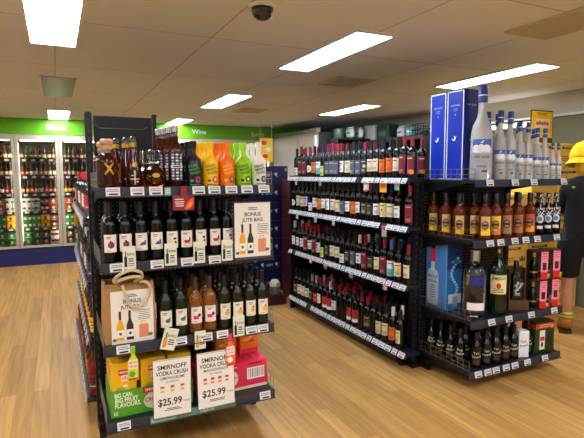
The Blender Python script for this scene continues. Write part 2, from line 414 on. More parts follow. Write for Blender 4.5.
for i in (-1, 0, 1, 2, 3, 4, 5, 6):
    x0 = fridge(i)
    if i > 1: continue
    for s, z in enumerate(FZ):
        lo, hi = 0.1, FW - 0.1
        if s in (0, 1, 2):    # stacks of packs, four across
            for k in range(4):
                x = x0 + 0.12 + k * 0.133
                if s == 0: c = [(G2, G, SV), (G, G2, SV), (BK, BR, CR), (SV, BK, RD)][(k + i * 2) % 4]; cn = ['pale green', 'dark green', 'black and brown', 'silver'][(k + i * 2) % 4]
                elif s == 1:
                    c = [(G, SV, G2), (G2, SV, G), (OR, C(248, 190, 40), BK), (BK, RD, SV)][(k + i) % 4]; cn = ['dark green and silver', 'pale green and silver', 'bright orange', 'black and red'][(k + i) % 4]
                else: c = [(SV, BK, SV), (SV, G, BK), (BK, SV, RD), (BR, RD, CR)][(k + i * 3) % 4]; cn = ['silver and black', 'silver and green', 'black and silver', 'brown and red'][(k + i * 3) % 4]
                for t in range(2):
                    me = pack_mesh(0.124, 0.2, 0.112, *c)
                    o = ob('beer_pack', me, None, (x, 9.03 + 0.15, z + 0.001 + t * 0.113))
                    tag(o, '%s drink pack, %s across, %s, %s, %s' % (cn, ORD[k], ['lower', 'upper'][t], SHN[s], DOORN[i]), 'drink pack', 'packs of cans in the %s' % DOORN[i])
        else:
            n = 8
            for k in range(n):
                x = x0 + 0.085 + k * 0.067
                q = (k + s + i) % 8
                if s == 3: lc, cc, cn = [(RD, RD, 'red'), (TN, BK, 'tan'), (OR, RD, 'orange'), (CR, BK, 'cream')][q // 2]
                elif s == 4: lc, cc, cn = [(TN, BK, 'tan'), (CR, SV, 'cream'), (RD, RD, 'red'), (SV, BK, 'silver')][q // 2]
                else: lc, cc, cn = [(BR, BK, 'brown'), (CR, BR, 'cream'), (TN, G, 'tan'), (G, G, 'green')][q // 2]
                kd = fridge_bottle('wine_glass' if q % 2 else 'amber_beer', lc, cc)
                kd.place(x, 9.03 + 0.19, z + 0.001, 0, '%s label bottle, %s along, %s, %s' % (cn, ORD[k], SHN[s], DOORN[i]), 'bottles in the %s' % DOORN[i])

# ------------------------------------------------------------------ shelving
def ticket_mesh(w=0.066, h=0.042):
    def mk():
        b = MB(); b.box(-w / 2, -0.0015, -h / 2, w / 2, 0, h / 2, 'ticket')
        d = D(1); d.bars(-w / 2 + 0.005, w / 2 - 0.005, h * 0.22, 2, h * 0.2, h * 0.07); d.rect(-w * 0.3, -h * 0.4, w * 0.35, -h * 0.2, C(40, 40, 45), 2)
        b.decal(d, front(-0.0015)); return b.mesh('price_ticket', False)
    return cached(('tk', w, h), mk)
def wire_guard(b, x, y0, y1, z, h=0.075, n=9):
    for zz in (z + 0.01, z + h / 2, z + h): b.tube([(x, y0, zz), (x, y1, zz)], 0.002, 'wire', 5)
    for i in range(n + 1):
        y = y0 + (y1 - y0) * i / n; b.tube([(x, y, z + 0.0), (x, y, z + h)], 0.0016, 'wire', 5)
def end_bay(name, label, x0, x1, yf, yb, levels, tickets, tops, slant=0.0):
    """end of an aisle: uprights, perforated back and shelves facing the shopper"""
    o = tag(ob(name, None, None, (x0, yb, 0)), label, 'shop shelving'); W = x1 - x0
    for s, (x, t) in enumerate(((0.0, tops[0]), (W, tops[1]))):
        b = MB(); b.box(x - 0.018, 0.0, 0, x + 0.018, 0.05, t, 'black_metal')
        for k in range(int(t / 0.05)): b.box(x - 0.004, -0.0008, 0.03 + k * 0.05, x + 0.004, 0, 0.055 + k * 0.05, C(60, 60, 64))
        ob('upright', b.mesh('upright', False), o)
    for x in (0.0, W):
        b = MB(); b.box(x - 0.016, -0.12, 0.0, x + 0.016, 0.0, 0.03, 'black_metal'); b.box(x - 0.016, -0.1, 0.03, x + 0.016, 0, 0.07, 'black_metal'); ob('base_leg', b.mesh('leg', False), o)
    b = MB(); b.box(0.018, 0.012, 0.07, W - 0.018, 0.03, min(tops[1], levels[0] + 0.03), 'perforated_metal'); ob('back_panel', b.mesh('back', False), o)
    dpt = yb - yf
    for z, tk in zip(levels, tickets):
        b = MB(); b.box(0.0, -dpt + 0.006, z - 0.022, W, -0.001, z, 'shelf_metal')
        for x in (0.012, W - 0.012): b.add([(x, -0.001, z - 0.022), (x, -0.001, z - 0.1), (x, -dpt * 0.75, z - 0.03), (x, -dpt * 0.75, z - 0.022), (x + 0.004, -0.001, z - 0.022), (x + 0.004, -0.001, z - 0.1), (x + 0.004, -dpt * 0.75, z - 0.03), (x + 0.004, -dpt * 0.75, z - 0.022)], [(0, 1, 2, 3), (7, 6, 5, 4), (1, 5, 6, 2), (0, 4, 5, 1)], 'black_metal')
        sh = ob('shelf', b.mesh('shelf', False), o)
        b = MB(); b.box(-0.004, -dpt, z - 0.042, W + 0.004, -dpt + 0.006, z + 0.003, 'rail_grey'); b.box(-0.004, -dpt - 0.014, z - 0.046, W + 0.004, -dpt + .006, z - 0.042, 'rail_grey')
        ob('price_rail', b.mesh('rail', False), sh)
        for x in tk: ob('price_ticket', ticket_mesh(), sh, (x - x0, -dpt - 0.008, z - 0.018), rot=(-.22, 0, 0))
        for x in (0.0, W):
            b = MB(); wire_guard(b, x, -dpt + 0.01, -0.02, z); ob('wire_guard', b.mesh('guard'), sh)
    return o
AZ = [1.43, 1.055, 0.635, 0.235]; AF = 2.53; AB = 2.98
end_bay('display_shelf', 'dark metal end shelving with rum, pale wines, jute bag and canned drinks', 0.18, 1.1, AF, AB, AZ,
        [[0.25, 0.365, 0.455, 0.675, 0.76, 0.855, 0.945, 1.045], [0.255, 0.45, 0.605, 0.755], [0.27, 0.56, 0.7, 0.79, 0.96, 1.03], [0.26, 1.04]], (1.84, 1.455))
# taller dark panel standing behind the rum
o = tag(ob('header_panel', None, None, (0.18, 3.03, 0)), 'tall black sheet metal panel rising behind the rum bottles', 'panel')
b = MB(); b.box(0.03, 0.0, 1.46, 0.355, 0.014, 1.83, 'black_metal'); b.tube([(0.04, -0.003, 1.775), (0.06, -0.004, 1.76), (0.3, -0.004, 1.76), (0.33, -0.004, 1.775)], 0.0015, 'wire', 5)
ob('panel', b.mesh('panel', False), o)
for x in (0.0, 0.37):
    b = MB(); b.box(x - 0.012, 0.001, 1.2, x + 0.012, 0.03, 1.845, 'black_metal'); b.box(x - 0.014, -0.008, 1.835, x + 0.014, 0.03, 1.85, 'black_metal'); ob('upright', b.mesh('panel_post', False), o)

CZ = [1.445, 1.035, 0.48, 0.125]; CFY = 2.38; CB = 2.9
end_bay('display_shelf', 'dark metal end shelving carrying frosted vodka, whisky and black bottles', 2.5, 3.43, CFY, CB, CZ,
        [[2.62, 2.86, 3.05, 3.37], [2.64, 2.74, 2.88, 2.99, 3.11, 3.32], [2.68, 2.85, 3.08, 3.33], [2.57, 2.66, 2.74, 2.84, 2.93, 3.06, 3.25]], (1.46, 1.46))

# long gondola of red wine, seen from its side (faces -X)
BX = 2.29; SX = 2.74; BZ = [1.455, 1.1, 0.665, 0.15]; BY0, BY1 = 2.96, 4.8
wg = tag(ob('wine_gondola', None, None, (SX, BY0, 0)), 'long black double sided gondola filled with four shelves of red wine', 'shop shelving')
RY0 = 2.80 - BY0
L = BY1 - BY0
b = MB(); b.box(-0.012, 0.0, 0.1, 0.012, L, 1.47, 'perforated_metal'); ob('back_panel', b.mesh('back', False), wg)
for y in (0.0, L / 2, L):
    b = MB(); b.box(-0.03, y - 0.02, 0, 0.03, y + 0.02, 1.49, 'black_metal'); ob('upright', b.mesh('upright', False), wg)
    b = MB(); b.box(-0.38, y - 0.018, 0.0, -0.03, y + 0.018, 0.06, 'black_metal'); ob('base_leg', b.mesh('leg', False), wg)
b = MB(); b.box(-0.40, 0.02, 0.02, -0.385, L - 0.02, 0.11, 'black_metal'); ob('kick_board', b.mesh('kick', False), wg)
b = MB(); b.box(-0.44, L, 0.0, 0.0, L + 0.02, 1.47, 'black_metal'); ob('end_panel', b.mesh('end_panel', False), wg)
for s, z in enumerate(BZ):
    b = MB(); b.box(-SX + BX + 0.006, 0.0, z - 0.025, -0.03, L, z, 'shelf_metal'); b.box(-SX + BX + 0.006, RY0, z - 0.025, -SX + 2.405, 0.0, z, 'shelf_metal'); sh = ob('shelf', b.mesh('shelf', False), wg)
    b = MB(); b.box(-SX + BX, RY0, z - 0.04, -SX + BX + 0.006, L, z + 0.006, 'rail_grey'); ob('price_rail', b.mesh('rail', False), sh)
    for y in (0.01, L - 0.01):
        b = MB(); b.box(-SX + BX + 0.05, y - 0.003, z - 0.042, -0.03, y + 0.003, z - 0.025, 'black_metal'); ob('bracket', b.mesh('bracket', False), sh)
    n = 24
    for k in range(n):
        if (k * 7 + s * 5) % 23 == 3: continue
        y = RY0 + 0.045 + k * (L - RY0 - 0.08) / (n - 1); w = 0.074 if (k + s) % 4 else 0.056
        ob('price_ticket', ticket_mesh(w, 0.042), sh, (-SX + BX - 0.01, y, z - 0.017), rot=(-.5, 0, -PI / 2))
# far side shelves of the same gondola (behind the spine)
b = MB()
for z in BZ: b.box(0.03, 0.02, z - 0.025, 0.42, L, z, 'shelf_metal')
ob('rear_shelf', b.mesh('rear_shelves', False), wg)
# end upright at the corner with the vodka shelving
o = tag(ob('corner_post', None, None, (2.44, 2.89, 0)), 'black slotted steel post between the wine gondola and the vodka shelving', 'post')
b = MB(); b.box(-0.03, 0, 0, 0.03, 0.04, 1.46, 'black_metal'); b.box(-0.035, -0.03, 0, 0.03, 0.04, 0.03, 'black_metal')
for k in range(28): b.box(-0.004, -0.001, 0.05 + k * 0.05, 0.004, 0, 0.075 + k * 0.05, C(60, 60, 64))
ob('post', b.mesh('post', False), o)

# ------------------------------------------------------------------ red wine bottles
KR = C(150, 22, 38, 0.3); KB = C(18, 18, 22, 0.3); KM = C(86, 16, 34, 0.35); KN = C(40, 36, 92, 0.3); KW = C(226, 224, 214, 0.4); KU = C(44, 118, 190, 0.3); KS = C(150, 150, 156, 0.3)
CAPN = {'r': (KR, 'red'), 'b': (KB, 'black'), 'm': (KM, 'maroon'), 'n': (KN, 'violet'), 'w': (KW, 'white'), 'u': (KU, 'bright blue'), 's': (KS, 'silver')}
LW = C(232, 230, 224); LC = C(226, 214, 180); LM = C(124, 26, 52); LS = C(84, 90, 108); LO = C(232, 110, 34); LG = C(206, 220, 120); LL = C(196, 168, 220); LD = C(40, 44, 40); LN = C(46, 40, 84); LR = C(190, 34, 44); LY = C(238, 218, 140); LT2 = C(96, 186, 196)
LABS = {   # label colour, word, z0, z1, half width, motif
 'white': (LW, 'white', .06, .15, .034, 0), 'cream': (LC, 'cream', .055, .155, .036, 0), 'maroon': (LM, 'maroon', .03, .17, .036, 0), 'maroondot': (LM, 'maroon', .03, .17, .036, 'orange half sun'),
 'slate': (LS, 'slate grey', .03, .15, .036, 0), 'orange': (LO, 'orange', .045, .15, .03, 0), 'lime': (LG, 'pale lime', .015, .11, .033, 0), 'lilac': (LL, 'lilac', .06, .16, .03, 0),
 'dark': (LD, 'dark', .05, .15, .034, 'thin gold lines'), 'navy': (LN, 'navy', .04, .16, .035, 'yellow dot'), 'red': (LR, 'red', .05, .14, .034, 0), 'yellow': (LY, 'pale yellow', .05, .16, .036, 'red dot'),
 'teal': (LW, 'white over teal', .03, .15, .035, 'teal foot'), 'round': (LW, 'round white', .05, .12, .036, 'round'), 'whitelow': (LW, 'low white', .02, .1, .035, 0), 'creamsun': (LC, 'cream', .045, .15, .033, 'yellow dot'),
 'whitered': (LW, 'white', .05, .15, .034, 'red mark'), 'redwhite': (LR, 'red and white', .04, .15, .034, 'white foot'), 'bare': (None, 'plain', 0, 0, 0, 0)}
def wine_label(k):
    def mk():
        c, _, z0, z1, hw, mo = LABS[k]; d = D(0.008); zc = (z0 + z1) / 2
        if mo == 'round':
            d.ell(0, zc, 0.034, 0.036, c, 1, 10); d.bars(-0.02, 0.02, zc + 0.008, 3, 0.01, 0.0035)
        else:
            d.rect(-hw, z0, hw, z1, c, 1)
            inkc = 'print' if k not in ('maroon', 'maroondot', 'slate', 'dark', 'navy', 'red') else C(206, 190, 160)
            d.rect(-hw * 0.6, z1 - 0.025, hw * 0.6, z1 - 0.017, inkc, 2); d.bars(-hw * 0.7, hw * 0.7, z0 + 0.03, 3, 0.008, 0.003, inkc)
        if mo == 'yellow dot': d.ell(0.012, zc, 0.014, 0.014, C(244, 200, 40), 3)
        if mo == 'orange half sun': d.ell(0.016, z0 + 0.018, 0.02, 0.018, C(244, 150, 40), 3)
        if mo == 'red dot': d.ell(0, zc, 0.01, 0.01, LR, 3)
        if mo == 'thin gold lines':
            for q in (-0.01, 0.0, 0.01): d.rect(-hw * 0.8, zc + q, hw * 0.8, zc + q + 0.002, C(160, 130, 70), 3)
        if mo == 'teal foot': d.rect(-hw, z0, hw, zc, LT2, 2)
        if mo == 'white foot': d.rect(-hw, z0, hw, z0 + 0.03, LW, 3)
        if mo == 'red mark': d.ell(0, zc + 0.01, 0.008, 0.02, LR, 3)
        return label_mesh('wine_label', 0.0367, d)
    return cached(('wl', k), mk)
def wine_kind(cap, lab, neck=False):
    def mk():
        ps = [('foil_cap', wine_cap(CAPN[cap][0]))]
        if LABS[lab][0]: ps.append(('label', wine_label(lab)))
        return Kind('wine_bottle', 'wine bottle', wine_body('wine_glass'), ps)
    return cached(('wk', cap, lab), mk)
ROWS = [
 ('top', 0, [(4.705, 'b', 'whitelow'), (4.60, 'r', 'maroon'), (4.50, 'r', 'maroon'), (4.405, 'r', 'round'), (4.31, 'b', 'orange'), (4.215, 'b', 'teal'), (4.125, 'n', 'lime'), (4.035, 'r', 'slate'), (3.945, 'r', 'slate'), (3.855, 'r', 'slate'), (3.765, 'b', 'whitered'), (3.68, 'b', 'creamsun'), (3.595, 'b', 'slate'), (3.51, 'b', 'slate'), (3.425, 'r', 'navy'), (3.34, 'b', 'cream'), (3.255, 'b', 'cream'), (3.17, 'b', 'orange'), (3.085, 'b', 'orange'), (3.0, 'b', 'cream'), (2.915, 'r', 'maroon'), (2.83, 'r', 'maroondot')]),
 ('second', 1, [(4.755, 'b', 'round'), (4.645, 'b', 'cream'), (4.55, 'b', 'cream'), (4.46, 'b', 'lilac'), (4.37, 'b', 'whitelow'), (4.28, 'b', 'white'), (4.19, 'b', 'orange'), (4.105, 'b', 'white'), (4.02, 'b', 'whitered'), (3.93, 'b', 'cream'), (3.845, 'b', 'creamsun'), (3.76, 'b', 'slate'), (3.675, 'b', 'white'), (3.585, 'b', 'orange'), (3.5, 'b', 'white'), (3.415, 's', 'dark'), (3.33, 'r', 'dark'), (3.245, 'b', 'white'), (3.15, 'r', 'yellow'), (3.065, 'b', 'cream'), (2.975, 'b', 'white'), (2.845, 'r', 'maroon')]),
 ('third', 2, [(4.755, 'w', 'white'), (4.66, 'b', 'white'), (4.57, 'r', 'white'), (4.48, 'r', 'maroon'), (4.39, 'r', 'white'), (4.30, 'r', 'maroon'), (4.21, 'r', 'whitered'), (4.12, 'b', 'lime'), (4.03, 'b', 'dark'), (3.94, 'b', 'cream'), (3.85, 'b', 'cream'), (3.76, 'b', 'whitelow'), (3.67, 'b', 'dark'), (3.58, 'b', 'slate'), (3.495, 'w', 'white'), (3.405, 'r', 'maroon'), (3.32, 'b', 'dark'), (3.23, 'b', 'cream'), (3.14, 'r', 'maroon'), (3.05, 'u', 'teal'), (2.96, 'b', 'creamsun'), (2.85, 'r', 'cream')]),
 ('bottom', 3, [(4.72, 'b', 'dark'), (4.63, 'b', 'cream'), (4.54, 'b', 'cream'), (4.45, 'b', 'white'), (4.36, 's', 'dark'), (4.27, 's', 'red'), (4.18, 'r', 'white'), (4.085, 'r', 'redwhite'), (3.995, 'w', 'redwhite'), (3.905, 'b', 'white'), (3.815, 'r', 'bare'), (3.725, 'r', 'bare'), (3.635, 'b', 'redwhite'), (3.545, 'b', 'redwhite'), (3.455, 'r', 'bare'), (3.365, 'r', 'dark'), (3.28, 'b', 'bare'), (3.195, 'b', 'creamsun'), (3.11, 'b', 'cream'), (3.02, 'w', 'orange'), (2.93, 'b', 'creamsun')])]
for nm, s, row in ROWS:
    z = BZ[s] + 0.001; n = len(row)
    for k, (y, cap, lab) in enumerate(row):
        y += random.uniform(-.003, .003); rz = -PI / 2 + random.uniform(-.3, .3) + 0.25
        e = ORD[n - 1 - k]
        if k == n - 1: e = 'first'
        t = '%s cap %s label wine bottle, %s from corner post, %s wine shelf' % (CAPN[cap][1], LABS[lab][1], e, nm)
        if k == n - 1: t = '%s cap %s label wine bottle next to corner post, %s wine shelf' % (CAPN[cap][1], LABS[lab][1], nm)
        sc = 0.97 + random.random() * 0.06
        wine_kind(cap, lab).place(2.337, y, z, rz, t, 'wine bottles on the %s gondola shelf' % nm, sc)
        for q in range(1, 3 if s >= 2 else 2):
            if random.random() < (0.12 if q == 1 else 0.3): continue
            x = 2.337 + q * 0.088
            bk = ['', 'second row', 'third row'][q]
            if y < 3.02: continue
            wine_kind(cap, lab).place(x, y + random.uniform(-.005, .005), z, rz + random.uniform(-.2, .2),
                '%s cap wine bottle, %s, %s from corner post, %s wine shelf' % (CAPN[cap][1], bk, e if k < n - 1 else 'first', nm), 'wine bottles behind the front row', sc)
wine_kind('r', 'maroondot').place(2.60, 3.03, BZ[0] + .001, -0.8, 'red cap maroon label wine bottle half hidden beside the blue gift box', 'wine bottles on the top gondola shelf')

# ------------------------------------------------------------------ little signs hanging from rails
def talker(x, y, z, rz, w, h, base, fn, label, name='shelf_talker', tilt=0.0, group=None, stalk=None):
    b = MB(); b.box(-w / 2, -0.002, -h, w / 2, 0, 0, base)
    if stalk: b.box(-stalk / 2, -0.0035, -.001, stalk / 2, -.002, 0.05, base)
    d = D(1); fn(d, w, h); b.decal(d, front(-0.002))
    o = ob(name, b.mesh(name, False), None, (x, y, z), rot=(0, tilt, rz)); return tag(o, label, 'shelf sign', group)
def f_bottle(d, w, h):
    d.rect(-w * .4, -h * .9, -w * .18, -h * .45, C(30, 30, 34), 2); d.rect(-w * .33, -h * .45, -w * .25, -h * .22, C(30, 30, 34), 2)
    d.text('BONUS', w * .12, -h * .35, h * .16, C(46, 50, 46), maxw=w * .6); d.bars(-w * .1, w * .36, -h * .58, 2, h * .1, h * .05, C(46, 50, 46)); d.bars(-w * .12, w * .4, -h * .78, 2, h * .08, h * .03)
def f_amber(d, w, h):
    d.rect(-w * .4, -h * .9, -w * .15, -h * .45, C(226, 150, 40), 2); d.rect(-w * .32, -h * .45, -w * .23, -h * .2, C(60, 60, 50), 2)
    d.text('BONUS', w * .12, -h * .35, h * .16, C(46, 50, 46), maxw=w * .6); d.bars(-w * .1, w * .4, -h * .55, 3, h * .1, h * .05)
PG = C(226, 230, 210)
for i, (x, n) in enumerate([(0.315, 'under the fig label bottles'), (0.52, 'under the red bird label, beside the blue ones'), (0.67, 'below the middle red label bottles'), (0.825, 'just before the poster stand')]):
    talker(x, AF - 0.008, AZ[1] + 0.085, 0, 0.062, 0.115, PG, f_bottle, 'small pale green bonus card %s' % n, group='bonus cards on the wine shelf rail')
talker(0.515, AF - 0.02, AZ[2] + 0.06, 0, 0.075, 0.115, PG, f_amber, 'tilted pale bonus card with amber bottle beside the jute bag', tilt=0.28)
talker(0.665, AF - 0.008, AZ[2] + 0.02, 0, 0.06, 0.1, PG, f_amber, 'upright pale bonus card under the pink label bottles')
talker(0.885, AF - 0.008, AZ[2] + 0.075, 0, 0.066, 0.12, PG, f_bottle, 'pale bonus card beneath the yellow label bottles')
def f_slice(d, w, h):
    OR2 = C(232, 84, 30); d.poly([(w * .02, -h * .97), (w * .12, -h * .55), (w * .3, -h * .25), (w * .46, -h * .12), (w * .48, -h * .5), (w * .38, -h * .8), (w * .2, -h * .97)], OR2, 2)
    d.poly([(w * .12, -h * .85), (w * .2, -h * .6), (w * .36, -h * .4), (w * .4, -h * .6), (w * .28, -h * .82)], C(244, 140, 70), 3)
    d.rect(-w * .4, -h * .28, w * .0, -h * .2, C(240, 220, 216), 2); d.bars(-w * .42, w * .05, -h * .45, 3, h * .14, h * .07, C(236, 210, 206), 2)
talker(0.592, AF - 0.014, AZ[0] - 0.045, 0, 0.112, 0.075, C(140, 32, 44), f_slice, 'dark red hanging tag with orange slice below the rum shelf', stalk=0.03)
mat('drinkcard_teal', (150, 200, 190), 0.3)
def f_none(d, w, h): d.bars(-w * .3, w * .3, -h * .4, 2, h * .3, h * .1, C(236, 244, 240), 2)
talker(0.512, AF - 0.016, AZ[0] - 0.002, 0, 0.03, 0.038, 'drinkcard_teal', f_none, 'small teal tag on the rail under the round amber bottle')
# tags shaped like bottles, hung over the canned drinks
def bottle_tag(x, z, c1, c2, c3, label, rot):
    b = MB(); w = 0.052
    prof = [(-w / 2, -0.15), (w / 2, -0.15), (w / 2, -0.05), (w * .2, -0.02), (w * .2, 0.03), (-w * .2, 0.03), (-w * .2, -0.02), (-w / 2, -0.05)]
    vs = [(u, 0, v) for u, v in prof] + [(u, -0.004, v) for u, v in prof]; n = 8
    b.add(vs, [tuple(range(n)), tuple(range(2 * n - 1, n - 1, -1))] + [(i, i + n, (i + 1) % n + n, (i + 1) % n) for i in range(n)], c1)
    d = D(1); d.rect(-w * .45, -0.09, w * .45, -0.04, c2, 1); d.text('SMIRNOFF', 0, -0.055, 0.012, c3, 2, maxw=w * .8); d.text('CRUSH', 0, -0.075, 0.015, c3, 2, maxw=w * .7)
    d.ell(-w * .1, -0.115, w * .3, 0.016, C(250, 250, 236) if c1 != C(214, 220, 40) else C(90, 170, 50), 2); d.rect(-w * .45, -0.146, w * .45, -0.135, c3, 2)
    d.rect(-w * .19, -0.012, w * .19, 0.028, C(130, 200, 40) if c1 == C(214, 220, 40) else C(236, 40, 110), 2)
    b.decal(d, front(-0.004)); o = ob('bottle_tag', b.mesh('bottle_tag', False), None, (x, AF - 0.014, z), rot=(0, rot, 0)); tag(o, label, 'shelf sign', 'bottle shaped tags over the cans')
bottle_tag(0.315, AZ[2] - 0.035, C(214, 220, 40), C(236, 232, 200), C(214, 30, 40), 'lime green bottle shaped tag hanging over the yellow packs', 0.02)
bottle_tag(0.83, AZ[2] - 0.05, C(246, 120, 30), C(246, 232, 226), C(226, 30, 70), 'orange and pink bottle shaped tag hanging over orange packs', -0.02)

def f_pink(d, w, h): d.bars(-w * .35, w * .35, -h * .25, 2, h * .12, h * .07, C(196, 60, 50)); d.ell(0, -h * .65, w * .3, h * .2, C(240, 240, 230), 2)
def f_org(d, w, h): d.rect(-w * .4, -h * .7, w * .4, -h * .2, C(244, 130, 20), 2); d.ell(-w * .15, -h * .45, w * .14, h * .15, C(220, 60, 24), 3); d.ell(w * .18, -h * .45, w * .14, h * .15, C(220, 60, 24), 3)
def f_pg(d, w, h): d.rect(-w * .5, -h, w * .5, -h * .55, C(120, 190, 150), 2); d.ell(0, -h * .25, w * .3, h * .16, C(150, 20, 60), 2)
for i, (y, s, w, h, c, f, lab) in enumerate([
   (3.33, 0, .075, .085, C(244, 190, 176), f_pink, 'salmon pink sale card hanging below the top wine shelf'), (3.1, 0, .085, .095, C(248, 190, 40), f_org, 'bright yellow orange price card hanging below the top wine shelf'),
   (2.93, 0, .055, .075, C(236, 130, 160), f_pg, 'pink and green card below the top wine shelf by the post'),
   (4.62, 0, .05, .07, C(230, 170, 180), f_pink, 'small pink tag at the far end of the top wine rail'), (4.1, 0, .05, .07, C(226, 160, 180), f_pg, 'small pink and green tag midway along the top wine rail'),
   (4.6, 1, .05, .07, C(236, 226, 226), f_pink, 'small pale tag at the far end of the second wine rail'), (4.2, 1, .055, .075, C(240, 190, 196), f_pg, 'small pink and green tag midway on the second wine rail'), (3.85, 1, .05, .07, C(236, 226, 226), f_pink, 'small pale tag under the lime and slate labels, second wine rail'), (3.08, 1, .06, .085, C(240, 150, 170), f_pg, 'tilted pink and green card on the second wine rail by the post'),
   (4.3, 2, .05, .06, C(240, 190, 196), f_pink, 'small pink tag toward the far end, third wine rail'), (4.0, 2, .055, .07, C(240, 160, 180), f_pg, 'small pink and green tag in the middle of third wine rail'), (3.55, 2, .055, .07, C(240, 180, 190), f_pg, 'pink tag below the grey label bottles, third wine rail'), (3.06, 2, .055, .07, C(236, 150, 160), f_pink, 'red and white tag below the blue cap bottle')]):
    talker(BX - 0.006, y, BZ[s] - 0.012, -PI / 2, w, h, c, f, lab, tilt=0.0, group='tags on the wine gondola rails')

# ------------------------------------------------------------------ end shelving A, top shelf: spirits
z0 = AZ[0] + 0.001
def rum():
    prof = [(0.04, 0), (0.05, 0.01), (0.052, 0.12), (0.05, 0.145), (0.036, 0.165), (0.018, 0.172), (0.018, 0.195)]
    d = D(0.006)
    for s in (-1, 1):
        for i in range(7): d.ell(s * (-0.018 + i * 0.006), 0.07 + i * 0.009 * 0.9, 0.0055, 0.006, 'gold', 1, 4)
    d.ell(0, 0.1, 0.008, 0.008, 'gold', 2, 6); 
    st = MB(); st.lathe([(0.02, 0.185), (0.026, 0.192), (0.026, 0.208), (0.022, 0.21), (0.03, 0.216), (0.031, 0.232), (0.024, 0.24)], C(206, 160, 130, 0.25), 14, pw=4)
    st.lathe([(0.022, 0.172), (0.022, 0.19)], 'wire', 12)
    return Kind('rum_bottle', 'rum bottle', lathe_mesh('rum_bottle', prof, 'dark_amber_glass', 26), [('gold_cross', label_mesh('gold_cross', 0.0522, d)), ('stopper', st.mesh('stopper'))])
K = rum(); K.place(0.235, 2.60, z0, 0.1, 'squat dark rum bottle with gold crossed emblem and copper stopper')
K.place(0.237, 2.85, z0, 0.0, 'squat dark rum bottle standing just behind the gold cross one')
def cone():
    prof = [(0.036, 0), (0.04, 0.006), (0.04, 0.06), (0.032, 0.12), (0.021, 0.17), (0.015, 0.2), (0.0155, 0.215)]
    c = MB(); c.lathe([(0.017, 0.2), (0.0175, 0.238), (0.014, 0.25), (0.006, 0.256)], 'wine_glass', 14)
    g = D(); g.rect(-0.03, 0.202, 0.03, 0.224, 'gold', 1)
    w = C(230, 228, 214); d = D(0.006); d.rect(-0.002, 0.015, 0.002, 0.085, w, 1); d.rect(-0.022, 0.04, 0.022, 0.044, w, 1); d.ell(-0.012, 0.06, 0.006, 0.003, w, 1); d.ell(0.012, 0.028, 0.006, 0.003, w, 1); d.ell(0, 0.122 - 0.01, 0.012, 0.012, 'gold', 2, 6)
    return Kind('rum_bottle', 'rum bottle', lathe_mesh('cone_bottle', prof, 'rum_dark', 22), [('cap', c.mesh('cap')), ('neck_band', label_mesh('gold_band', 0.0178, g)), ('lettering', label_mesh('white_cross', 0.0405, d))])
mat('rum_dark', (84, 30, 12), 0.04, trans=0.45)
K = cone(); K.place(0.36, 2.59, z0, 0, 'tapering dark bottle with white cross and gold neck band'); K.place(0.335, 2.678, z0, 0.2, 'tapering brown bottle half hidden behind the white cross bottle'); K.place(0.295, 2.755, z0, 0.1, 'tapering dark bottle between rum and white cross bottle')
def squat():
    prof = [(0.03, 0), (0.05, 0.008), (0.063, 0.035), (0.062, 0.06), (0.05, 0.085), (0.03, 0.1), (0.026, 0.105), (0.026, 0.12)]
    c = MB(); c.lathe([(0.02, 0.121), (0.03, 0.126), (0.034, 0.13), (0.034, 0.185), (0.03, 0.19)], 'clear_glass', 18)
    d = D(0.006); d.ell(0, 0.06, 0.02, 0.012, 'gold', 1, 6); d.bars(-0.03, 0.03, 0.04, 2, 0.01, 0.003, C(60, 30, 12), 1)
    return Kind('decanter_bottle', 'spirit bottle', lathe_mesh('squat_bottle', prof, 'amber_glass', 26), [('stopper', c.mesh('glass_stopper')), ('emblem', label_mesh('emblem', 0.0637, d))])
K = squat(); K.place(0.462, 2.60, z0, 0, 'round squat amber bottle with big clear glass stopper'); K.place(0.446, 2.735, z0, 0, 'round squat amber bottle behind the front one')
def orn():
    prof = [(0.034, 0), (0.038, 0.006), (0.038, 0.19), (0.034, 0.205), (0.017, 0.235), (0.016, 0.3)]
    c = MB(); c.lathe([(0.018, 0.285), (0.0185, 0.315), (0.016, 0.318)], 'steel', 14)
    d = D(0.006); a = C(150, 176, 190); w = C(226, 232, 236); k = C(30, 40, 52)
    d.rect(-0.034, 0.03, 0.034, 0.18, k, 1)
    for i in range(9):
        for j in range(3): d.ell(-0.022 + j * 0.022, 0.042 + i * 0.0155, 0.008, 0.0055, [a, w][(i + j) % 2], 2, 5)
    d.rect(-0.034, 0.098, 0.034, 0.112, w, 3); d.rect(-0.02, 0.102, 0.02, 0.108, k, 4)
    return Kind('ornate_bottle', 'spirit bottle', lathe_mesh('ornate_bottle', prof, 'dark_amber_glass', 22), [('cap', c.mesh('silver_cap')), ('label', label_mesh('silver_label', 0.0385, d))])
K = orn()
for i in range(4): K.place(0.573 - i * 0.012, 2.59 + i * 0.088, z0, 0, ['tall bottle with ornate silver and blue label, in front of its row', 'ornate silver label bottle second in its row', 'ornate silver label bottle third in its row', 'ornate silver label bottle last in its row'][i], 'ornate silver label spirit bottles')
